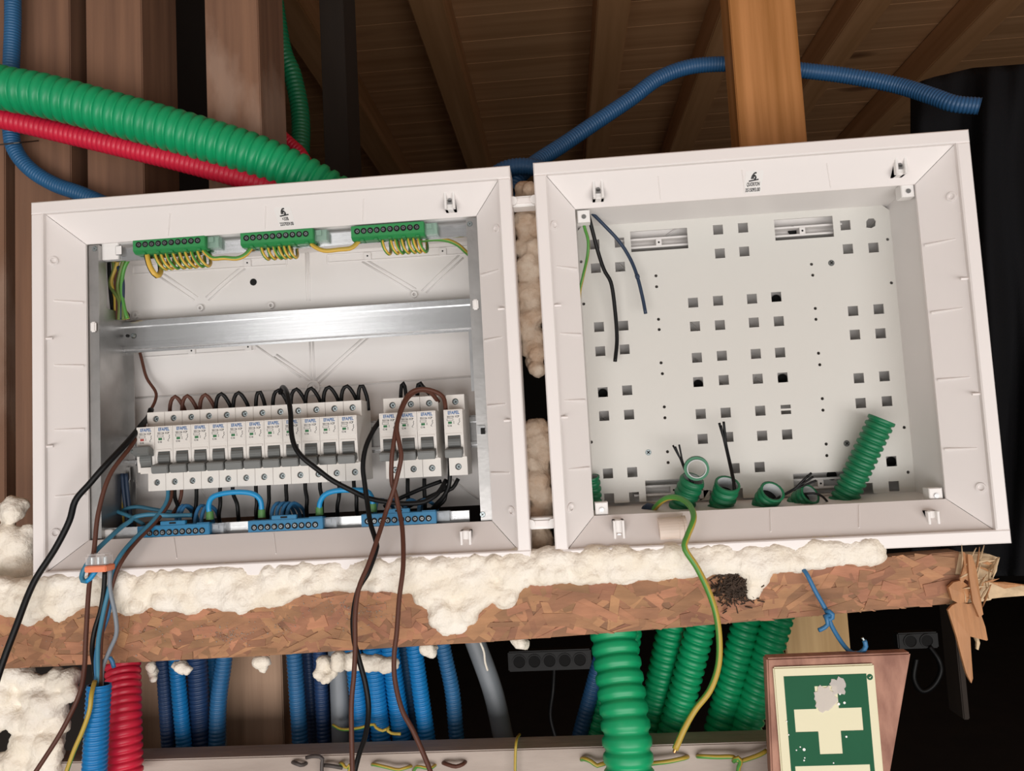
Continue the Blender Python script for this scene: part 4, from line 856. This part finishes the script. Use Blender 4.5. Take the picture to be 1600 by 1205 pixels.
wire('wire', 'brown wire paired with slate blue wire into blue conduit', [(269,762,.068),(265,785,.058),(245,814,.038),(214,846,.013),(193,873,-.006),(180,900,-.012),(168,945,-.016),(158,1000,-.022),(157,1075,-.032)], .0019, 'wire_brown')
wire('wire', 'light blue wire looping into the clear connector', [(300,805,.05),(265,806,.046),(235,804,.042),(210,808,.036),(203,815,.030),(192,822,.024),(176,836,.010),(151,860,-.006),(137,880,-.012),(128,898,-.014),(130,908,-.015),(138,907,-.016),(146,896,-.017)], .0024, 'wire_teal')
wire('wire', 'bright blue wire stub below the clear connector', [(150,892,-.018),(143,902,-.018),(136,909,-.018)], .0024, 'wire_bright_blue')
wire('wire', 'grey wire bowing right in front of the board', [(172,890,-.016),(172,920,-.016),(180,960,-.014),(182,990,-.014),(172,1015,-.018),(160,1045,-.024),(158,1080,-.032)], .0021, 'wire_grey')
wire('wire', 'black wire bowing left below the clear connector', [(164,892,-.018),(162,925,-.018),(157,955,-.018),(148,985,-.018),(144,1015,-.02),(148,1045,-.026),(152,1080,-.032)], .0023, 'wire_black')
wire('wire', 'blue wire with stripped tip beside the grey bowing wire', [(150,1078,-.032),(150,1030,-.024),(155,1000,-.02),(168,965,-.014),(172,940,-.012)], .0020, 'wire_blue', end='screw_steel')
wire('wire', 'short blue wire pointing right in front of the board', [(152,1075,-.032),(158,1045,-.024),(166,1028,-.018),(174,1030,-.016),(178,1043,-.014)], .0020, 'wire_blue')
wire('wire', 'yellow-green wire running down the bright blue conduit side', [(148,1065,-.036),(143,1085,-.048),(140,1110,-.050),(130,1140,-.050),(115,1175,-.05),(101,1215,-.05)], .0021, 'wire_mustard', m2='wire_green')
# clear push-in connector
cn = thing('wire_connector', 'clear push-in wire connector with an orange base', 'connector', P(153, 892, -.016)); a, b = P(137, 866, -.02), P(171, 892, -.02)
q = MB(); q.box((a.x, -.026, b.z+.005), (b.x, -.012, a.z)); build('housing', q, 'clear_plastic', cn, bevel=.002)
for k in range(3):
    q = MB(); xx = a.x+(b.x-a.x)*(.2+.3*k); q.cyl((xx, -.019, b.z+.006), (0, 0, 1), .0022, .0075, 10); build('contact', q, 'screw_steel', cn)
q = MB(); q.box((a.x+.001, -.0275, b.z), (b.x+.001, -.0115, b.z+.006)); build('base', q, 'orange_plastic', cn, bevel=.0008)
# black and brown links above the breakers
apx = [274, 293, 321, 346, 373, 405, 435, 463, 486, 514, 542, 565]
for i, ax in enumerate(apx):
    ap = 620-(ax-274)*.062; bs = 645-(ax-274)*.062+6; m = 'wire_brown' if i < 3 else 'wire_black'
    s = 1 if i not in (5, 11) else .6
    wire('link_wire', ('%s link wire arching above the %s breaker of the row' % (('brown' if i < 3 else 'black'), ['second', 'second and third', 'third', 'fourth', 'fifth', 'sixth', 'seventh', 'eighth', 'ninth', 'tenth', 'eleventh', 'last'][i])),
         [(ax-9*s, bs+10, .068), (ax-8*s, ap+13, .068), (ax-4*s, ap+2, .066), (ax+1, ap, .066), (ax+8*s, ap+8, .069), (ax+15*s, ap+22, .072), (ax+18*s, bs+10, .074)], .0021, m, group='link wires above the breakers')
wire('link_wire', 'black link wire over the first of three breakers', [(626,625,.07),(627,605,.07),(629,598,.07),(632,602,.07),(635,622,.07)], .0020, 'wire_black', group='link wires above the breakers')
wire('link_wire', 'stubby black link wire behind the brown loop', [(652,618,.072),(653,604,.070),(656,598,.068),(660,604,.070),(672,616,.074)], .0024, 'wire_black', group='link wires above the breakers')
# brown and black wires hanging from the group of three
wire('wire', 'brown wire looping over the breaker group and hanging, right strand', [(697,655,.035),(696,636,.034),(692,620,.036),(677,611,.034),(657,608,.030),(640,615,.026),(629,633,.020),(621,659,.012),(616,687,.006),(612,718,.004),(612,752,.008),(618,772,.012),(624,800,.010),(629,830,.000),(630,884,-.016),(624,934,-.022),(620,988,-.026),(616,1022,-.028),(617,1062,-.030),(628,1109,-.034),(646,1143,-.036),(669,1196,-.038),(676,1220,-.04)], .0023, 'wire_brown')
wire('wire', 'brown wire crossing the other brown one and hanging left', [(685,628,.05),(672,613,.040),(655,610,.034),(638,621,.024),(627,642,.016),(620,667,.008),(624,693,.004),(627,714,.002),(621,743,.002),(614,769,.004),(604,797,.004),(597,820,-.002),(588,847,-.010),(575,884,-.018),(561,918,-.024),(555,961,-.028),(555,1015,-.030),(553,1055,-.032),(549,1109,-.034),(551,1222,-.038)], .0023, 'wire_brown')
wire('wire', 'black wire hanging between row and group, down to the plank', [(600,650,.05),(592,660,.036),(581,677,.030),(571,701,.024),(567,729,.020),(570,757,.018),(574,786,.014),(579,818,.004),(588,848,-.006),(587,862,-.010),(575,895,-.018),(560,921,-.020),(552,961,-.022),(553,998,-.024),(560,1028,-.024),(571,1069,-.022),(576,1109,-.02),(571,1149,-.012),(560,1183,-.006),(551,1220,-.004)], .0025, 'wire_black')
wire('wire', 'black wire draped diagonally across the row of breakers', [(438,615,.066),(442,605,.058),(449,616,.030),(454,645,.016),(455,673,.010),(460,696,.006),(473,715,.004),(498,735,.008),(518,750,.014),(546,765,.022),(574,778,.030),(602,784,.034),(632,787,.036),(660,785,.040),(678,776,.044),(688,766,.05),(697,750,.06)], .0026, 'wire_black')
wire('wire', 'black wire running behind the group of three downward right', [(700,640,.060),(702,680,.058),(703,720,.056),(702,755,.058),(694,775,.062),(680,790,.066),(668,805,.068)], .0024, 'wire_black')
wire('wire', 'black wire sloping left under the group of three breakers', [(690,752,.072),(668,760,.07),(640,772,.068),(618,782,.066),(600,792,.066)], .0022, 'wire_black')
wire('wire', 'second black wire sloping left under the group of three', [(703,758,.07),(688,768,.07),(668,778,.07),(645,788,.07),(630,798,.07)], .0022, 'wire_black')
wire('wire', 'wiggly black wire under the lone breaker', [(716,748,.07),(708,762,.068),(698,768,.066),(694,782,.066),(684,792,.068),(676,802,.07)], .0022, 'wire_black')
for i, (xa, xb) in enumerate(((637,638),(663,664))): wire('wire', ('black wire dropping below the first of the group of three', 'black wire dropping below the second of the group of three')[i], [(xa,748,.072),(xa,765,.07),(xb,785,.07),(xb,806,.072)], .0022, 'wire_black')
dn = [(273,279),(307,303),(344,342),(364,372),(400,400),(420,418),(447,446),(477,479),(500,503),(530,527),(553,557)]
for i, (xa, xb) in enumerate(dn):
    y0 = 768-(xa-245)*.062
    wire('wire', 'black wire dropping below the %s breaker of the row' % ['second', 'third', 'fourth', 'fifth', 'sixth', 'seventh', 'eighth', 'ninth', 'tenth', 'eleventh', 'last'][i], [(xa, y0-12, .072), (xa, y0+10, .072), (xa+(xb-xa)*.6+1.5, y0+26, .07), (xb, y0+42, .072), (xb+1, y0+58, .075)], .0021, 'wire_black', group='black wires below the breakers')
wire('wire', 'dark red-brown wire below the second breaker', [(284,757,.076),(283,775,.074),(277,792,.074),(268,806,.078)], .0019, 'wire_brown')
# thick blue jumpers with ferrules
def jumper(lb, pts):
    o = wire('jumper_wire', lb, pts, .0028, 'wire_bright_blue', group='bright blue jumpers')
    for p_ in (pts[0], pts[-1]):
        c = P(*p_); q = MB(); q.cyl(c+Vector((0, 0, -.004)), (0, 0, 1), .0040, .0085, 14, .0036); build('ferrule', q, 'ferrule_green', o)
jumper('bright blue jumper arching between left and middle blue blocks', [(328,806,.046),(326,790,.044),(332,777,.042),(350,771,.041),(375,769,.041),(396,772,.042),(407,782,.044),(409,803,.046)])
jumper('bright blue jumper arching between middle and right blue blocks', [(499,799,.046),(500,785,.044),(508,773,.042),(525,767,.041),(550,766,.042),(572,767,.044),(581,778,.046),(583,794,.048)])
def loops(nm, xs, y0, col, r=.0020, h=24):
    for i, x in enumerate(xs):
        wire('wire', '%s wire curling behind the %s, %s from the left' % (col[1], nm, ['first', 'second', 'third', 'fourth'][i]), [(x-8, y0+8, .052), (x-6, y0-10, .055), (x+2, y0-h, .062), (x+14, y0-h+6, .072), (x+20, y0-4, .082), (x+22, y0+8, .085)], r, col[0], group='wires behind the ' + nm)
loops('left blue block', [283, 288, 312, 322], 814, ('wire_blue', 'dull blue')); loops('middle blue block', [432, 440, 448, 456], 806, ('wire_blue', 'dull blue'), h=20); loops('right blue block', [594, 612, 640, 662], 797, ('wire_blue', 'dull blue'), h=16)
wire('wire', 'teal wire crossing low behind the left blue block', [(165,792,.07),(185,800,.066),(205,808,.062),(225,820,.06)], .0021, 'wire_teal')
wire('wire', 'teal wire arching from corner toward the left blue block', [(183,806,.075),(195,796,.074),(215,792,.074),(240,796,.075),(272,801,.078)], .0021, 'wire_teal')
for i, (x, m, m2) in enumerate(((174,'wire_mustard','wire_green'),(186,'wire_mustard','wire_green'),(181,'wire_olive',None),(193,'wire_navy',None),(199,'wire_navy',None))):
    wire('wire', ['yellow-green wire, left one in the lower left corner', 'yellow-green wire, right one in the lower left corner', 'green wire between two others in lower left corner', 'navy wire in the lower left corner beside yellow-green ones', 'navy wire nearest the breakers in lower left corner'][i], [(x-2,740,.074),(x,765,.074),(x+3,790,.075),(x+6,815,.077),(x+7,840,.078)], .0021, m, m2=m2)
for i, (p_, m, m2) in enumerate((([(174,398,0.065),(178,420,0.066),(172,445,0.067),(186,470,0.068),(186,500,0.069)],'wire_olive',None), ([(186,398,0.065),(182,415,0.066),(174,440,0.067),(180,465,0.069),(180,500,0.070)],'wire_olive','wire_mustard'), ([(196,398,0.063),(188,425,0.065),(184,450,0.067),(192,478,0.069),(193,500,0.070)],'wire_mustard','wire_olive'), ([(206,398,0.061),(194,420,0.065),(190,450,0.067),(194,480,0.069),(200,500,0.071)],'wire_yellow','wire_green'), ([(176,405,0.067),(190,430,0.067),(192,460,0.068),(188,500,0.070)],'wire_navy',None), ([(170,400,0.067),(171,430,0.068),(174,470,0.069),(178,500,0.070)],'wire_black',None), ([(182,400,0.068),(181,440,0.069),(185,500,0.070)],'wire_brown',None))):
    wire('wire', ['plain green wire twisting in the upper left corner', 'yellow-green wire, leftmost in the upper left corner', 'yellow-green wire, middle one in the upper left corner', 'yellow wire nearest the back wall in upper left corner', 'navy wire in the upper left corner bundle', 'black wire at the back of the upper left corner', 'brown wire deep in the upper left corner'][i], p_, .0021, m, m2=m2)
# yellow-green wires of the green blocks
wire('wire', 'fat yellow wire loop hanging under the left green block', [(229,392,.042),(230,402,.040),(234,416,.039),(241,428,.040),(247,431,.044),(251,424,.052),(250,410,.062),(246,398,.075)], .0030, 'wire_yellow', m2='wire_black')
def gloops(nm, xs, ys, slope, h=24, dx=20):
    for i, x in enumerate(xs):
        y0 = ys+(x-xs[0])*slope; m, m2 = (('wire_yellow', 'wire_green') if i % 4 != 2 else ('wire_green', 'wire_yellow'))
        wire('wire', 'yellow-green wire looping under the %s green block, %s from left' % (nm, ords[i]), [(x, y0-4, .043), (x+1, y0+3, .042), (x+dx*.35, y0+h*.62, .042), (x+dx*.8, y0+h*.95, .047), (x+dx*1.05, y0+h*.8, .060), (x+dx*1.0, y0+h*.3, .076), (x+dx*.9, y0-2, .09)], .0018, m, m2=m2, group='wires under the green blocks')
gloops('left', [242, 251, 260, 270, 280, 289, 299, 308], 398, -.075)
gloops('middle', [408, 418, 428, 435, 443, 451], 388, -.06, 18, 13)
gloops('right', [597, 610, 618, 627, 637, 645, 654], 378, -.06, 20, 13)
wire('wire', 'green-yellow wire bridging the left and middle green blocks', [(316,388,.042),(322,396,.040),(333,404,.039),(350,403,.039),(370,404,.040),(384,398,.041),(394,386,.043)], .0024, 'wire_green', m2='wire_yellow')
wire('wire', 'yellow wire bridging the middle and right green blocks', [(484,378,.042),(492,386,.040),(508,392,.039),(530,390,.039),(548,388,.040),(558,380,.042),(562,374,.043)], .0024, 'wire_mustard', m2='wire_yellow')
wire('wire', 'yellow-green wire running behind the right upright', [(655,376,.055),(680,374,.058),(700,376,.062),(716,383,.066),(726,392,.07),(735,400,.075)], .0023, 'wire_mustard', m2='wire_green')

# ------------------------------------------------------------------ blue tie wire at the board
o = wire('tie_wire', 'blue tie wire knotted below the broken board with hooked end', [(1255,890,-.002),(1261,898,-.006),(1274,924,-.008),(1292,956,-.010),(1298,975,-.010),(1311,998,-.014),(1325,1016,-.020),(1338,1022,-.024),(1350,1016,-.026),(1353,1007,-.028),(1350,1001,-.028)], .0021, 'wire_blue', end='screw_steel')
wire('tail', None, [(1300,960,-.012),(1290,964,-.016),(1294,974,-.016),(1288,981,-.014),(1279,985,-.014)], .0020, 'wire_blue', parent=o, end=None)
wire('knot', None, [(1290,955,-.012),(1299,957,-.016),(1301,965,-.014),(1293,968,-.016),(1289,962,-.012)], .0021, 'wire_blue', parent=o)

# ------------------------------------------------------------------ first aid sign
SY = -.034
bd = MB(); bp_ = [P(x, y, SY) for x, y in ((1198,1029),(1424,1020),(1392,1205),(1372,1320),(1215,1320),(1205,1205))]
bd.poly([(p_.x, p_.z) for p_ in bp_], SY, SY+.014)
tag(build('sign_backing_board', bd, 'sign_board', bevel=.0015), 'reddish plywood board cut aslant behind the first aid sign', 'board')
S2 = SY-.003
def S(x, y, Y=S2): p_ = P(x, y, Y); return (p_.x, p_.z)
xl_, xr_ = S(1208,1043)[0], S(1366,1039)[0]; zt_ = (S(1208,1042)[1]+S(1366,1039)[1])/2; zb_ = S(1290,1300)[1]; sw = xr_-xl_
sg = thing('first_aid_sign', 'cream and green first aid sign with a white cross', 'sign', ((xl_+xr_)/2, S2, zb_))
q = MB(); q.box((xl_, S2, zb_), (xr_, SY, zt_)); build('plate', q, 'sign_cream', sg, bevel=.0012)
gx0, gx1 = xl_+sw*.097, xl_+sw*.913; gz = S(1287,1055)[1]
cz_ = S(1292,1125)[1]; cx_ = (gx0+gx1)/2; arm = sw*.333; hw = sw*.1115
cross = [(cx_-hw, cz_+arm), (cx_+hw, cz_+arm), (cx_+hw, cz_+hw), (cx_+arm, cz_+hw), (cx_+arm, cz_-hw), (cx_+hw, cz_-hw), (cx_+hw, cz_-arm), (cx_-hw, cz_-arm), (cx_-hw, cz_-hw), (cx_-arm, cz_-hw), (cx_-arm, cz_+hw), (cx_-hw, cz_+hw)]
pz = S(1298,1196)[1]; px0, px1 = gx0+sw*.042, gx1-sw*.042
q = flat([[(gx0, zb_+.006), (gx1, zb_+.006), (gx1, gz), (gx0, gz)], cross, [(px0, zb_+.010), (px1, zb_+.010), (px1, pz), (px0, pz)]], S2-.0004, S2+.0001); build('green_field', q, 'sign_green', sg)
c = S(1359,1058); q = MB(); q.cyl((c[0], S2+.0001, c[1]), (0, -1, 0), .0026, .0004, 20); mk = build('round_mark', q, 'sign_green', sg)
q = MB(); q.add([(c[0]-.001, S2-.0005, c[1]-.0002), (c[0], S2-.0005, c[1]-.0011), (c[0]+.0015, S2-.0005, c[1]+.0012), (c[0]+.0003, S2-.0005, c[1]+.0002)], [(0,1,2,3)]); build('tick', q, 'sign_cream', mk)
q = MB(); r2 = random.Random(5)
c = S(1307,1073); ol = []
for k in range(22): a = 2*math.pi*k/22; rd = .0075*(.75+.5*r2.random()); ol.append((c[0]+math.cos(a)*rd*.85+.001, c[1]+math.sin(a)*rd*1.0))
q.poly(ol, S2-.0011, S2-.0005)
build('plaster_smear', q, 'smudge', sg)
q = MB(); ol = []
c = S(1290,1092)
for k in range(26): a = 2*math.pi*k/26; rd = (.7+.35*r2.random()); ol.append((c[0]+math.cos(a)*rd*.0108, c[1]+math.sin(a)*rd*.0125))
q.poly(ol, S2-.0009, S2-.0005); build('plaster_smear', q, 'smudge', sg)
q = MB()
for (x, y, r_) in ((1256,1171,.0013),(1250,1167,.0006),(1322,1151,.0009),(1244,1172,.0006),(1257,1184,.0006),(1302,1192,.0006),(1312,1084,.0010),(1319,1098,.0011),(1310,1100,.0012),(1256,1188,.0007),(1229,1127,.0006),(1232,1148,.0006)):
    c = S(x, y); q.cyl((c[0], S2-.0003, c[1]), (0, -1, 0), r_, .0005, 9)
o = build('paint_specks', q, 'clip_white', sg); o['kind'] = 'stuff'

# ------------------------------------------------------------------ black cloth hanging on the right
nx, nz = 46, 60; v = []; f = []
tp = [(1424,138),(1440,126),(1460,120),(1520,106),(1600,100),(1700,98),(1800,96)]
for j in range(nz+1):
    for i in range(nx+1):
        x_ = 1424+(1760-1424)*i/nx; y_ = interp(tp, x_)+(900-interp(tp, x_))*j/nz
        d = .016*math.sin(x_*.055+j*.05)+.010*math.sin(x_*.12+1.3+math.sin(j*.12))+.012*noise.noise(Vector((i*.18, j*.09, 3)))
        v.append(P(x_, y_, .235+d+(.03*(1-j/6.)**2 if j < 6 else 0)))
for j in range(nz):
    for i in range(nx): a = j*(nx+1)+i; f.append((a, a+1, a+nx+2, a+nx+1))
n0 = len(v); v += [p_+Vector((0, .003, 0)) for p_ in v]; f += [tuple(i+n0 for i in q_[::-1]) for q_ in f]
rim = [i for i in range(nx+1)] + [j*(nx+1)+nx for j in range(1, nz+1)] + [nz*(nx+1)+i for i in range(nx-1, -1, -1)] + [j*(nx+1) for j in range(nz-1, 0, -1)]
f += [(rim[k], rim[k]+n0, rim[(k+1) % len(rim)]+n0, rim[(k+1) % len(rim)]) for k in range(len(rim))]
q = MB(); q.add(v, f); tag(build('black_cloth', q, 'cloth_black', smooth=True), 'black cloth hanging beside the right box', 'cloth')

# ------------------------------------------------------------------ dim things in the opening below
def socket_strip(label, x0, y0, x1, y1, Y, n):
    a, b = P(x0, y0, Y), P(x1, y1, Y); t = thing('socket_strip', label, 'socket strip', ((a.x+b.x)/2, Y, b.z))
    q = MB(); q.box((a.x, Y, b.z), (b.x, Y+.03, a.z)); build('casing', q, 'socket_dark', t, bevel=.003)
    for k in range(n):
        xx = a.x+(b.x-a.x)*(k+.75)/(n+.5); r_ = min((a.z-b.z)*.42, (b.x-a.x)/(n+.5)*.46); q = MB(); q.ring((xx, Y-.003, (a.z+b.z)/2), (0, 1, 0), r_*.85, r_, .004, 24); q.cyl((xx, Y-.0004, (a.z+b.z)/2), (0, -1, 0), r_*.85, .0003, 24, mi=1); build('socket', q, ['socket_dark', 'void_black'], t)
socket_strip('dim socket strip with five outlets in the dark opening', 793, 1019, 925, 1046, 1.1, 5)
socket_strip('dim socket strip with two outlets right of the sign', 1402, 990, 1468, 1013, 1.2, 2)
wire('cable', 'dim cable looping below the small socket strip', [(1452,1010,1.2),(1466,1030,1.19),(1470,1050,1.19),(1458,1072,1.19),(1440,1080,1.19),(1428,1060,1.19),(1432,1030,1.19)], .006, 'wire_black', 'cable')
wire('cable', 'dim cable hanging below the five-outlet socket strip', [(866,1044,1.11),(864,1080,1.1),(860,1120,1.1),(870,1160,1.1)], .005, 'wire_black', 'cable')
q = MB(); a, b = P(1484, 900, .9), P(1516, 1125, .9); q.box((a.x, .9, b.z), (b.x, .96, a.z+.3)); tag(build('hanging_batten', q, 'dim_wood', bevel=.002), 'dim hanging batten in the dark behind the splinter', 'batten')
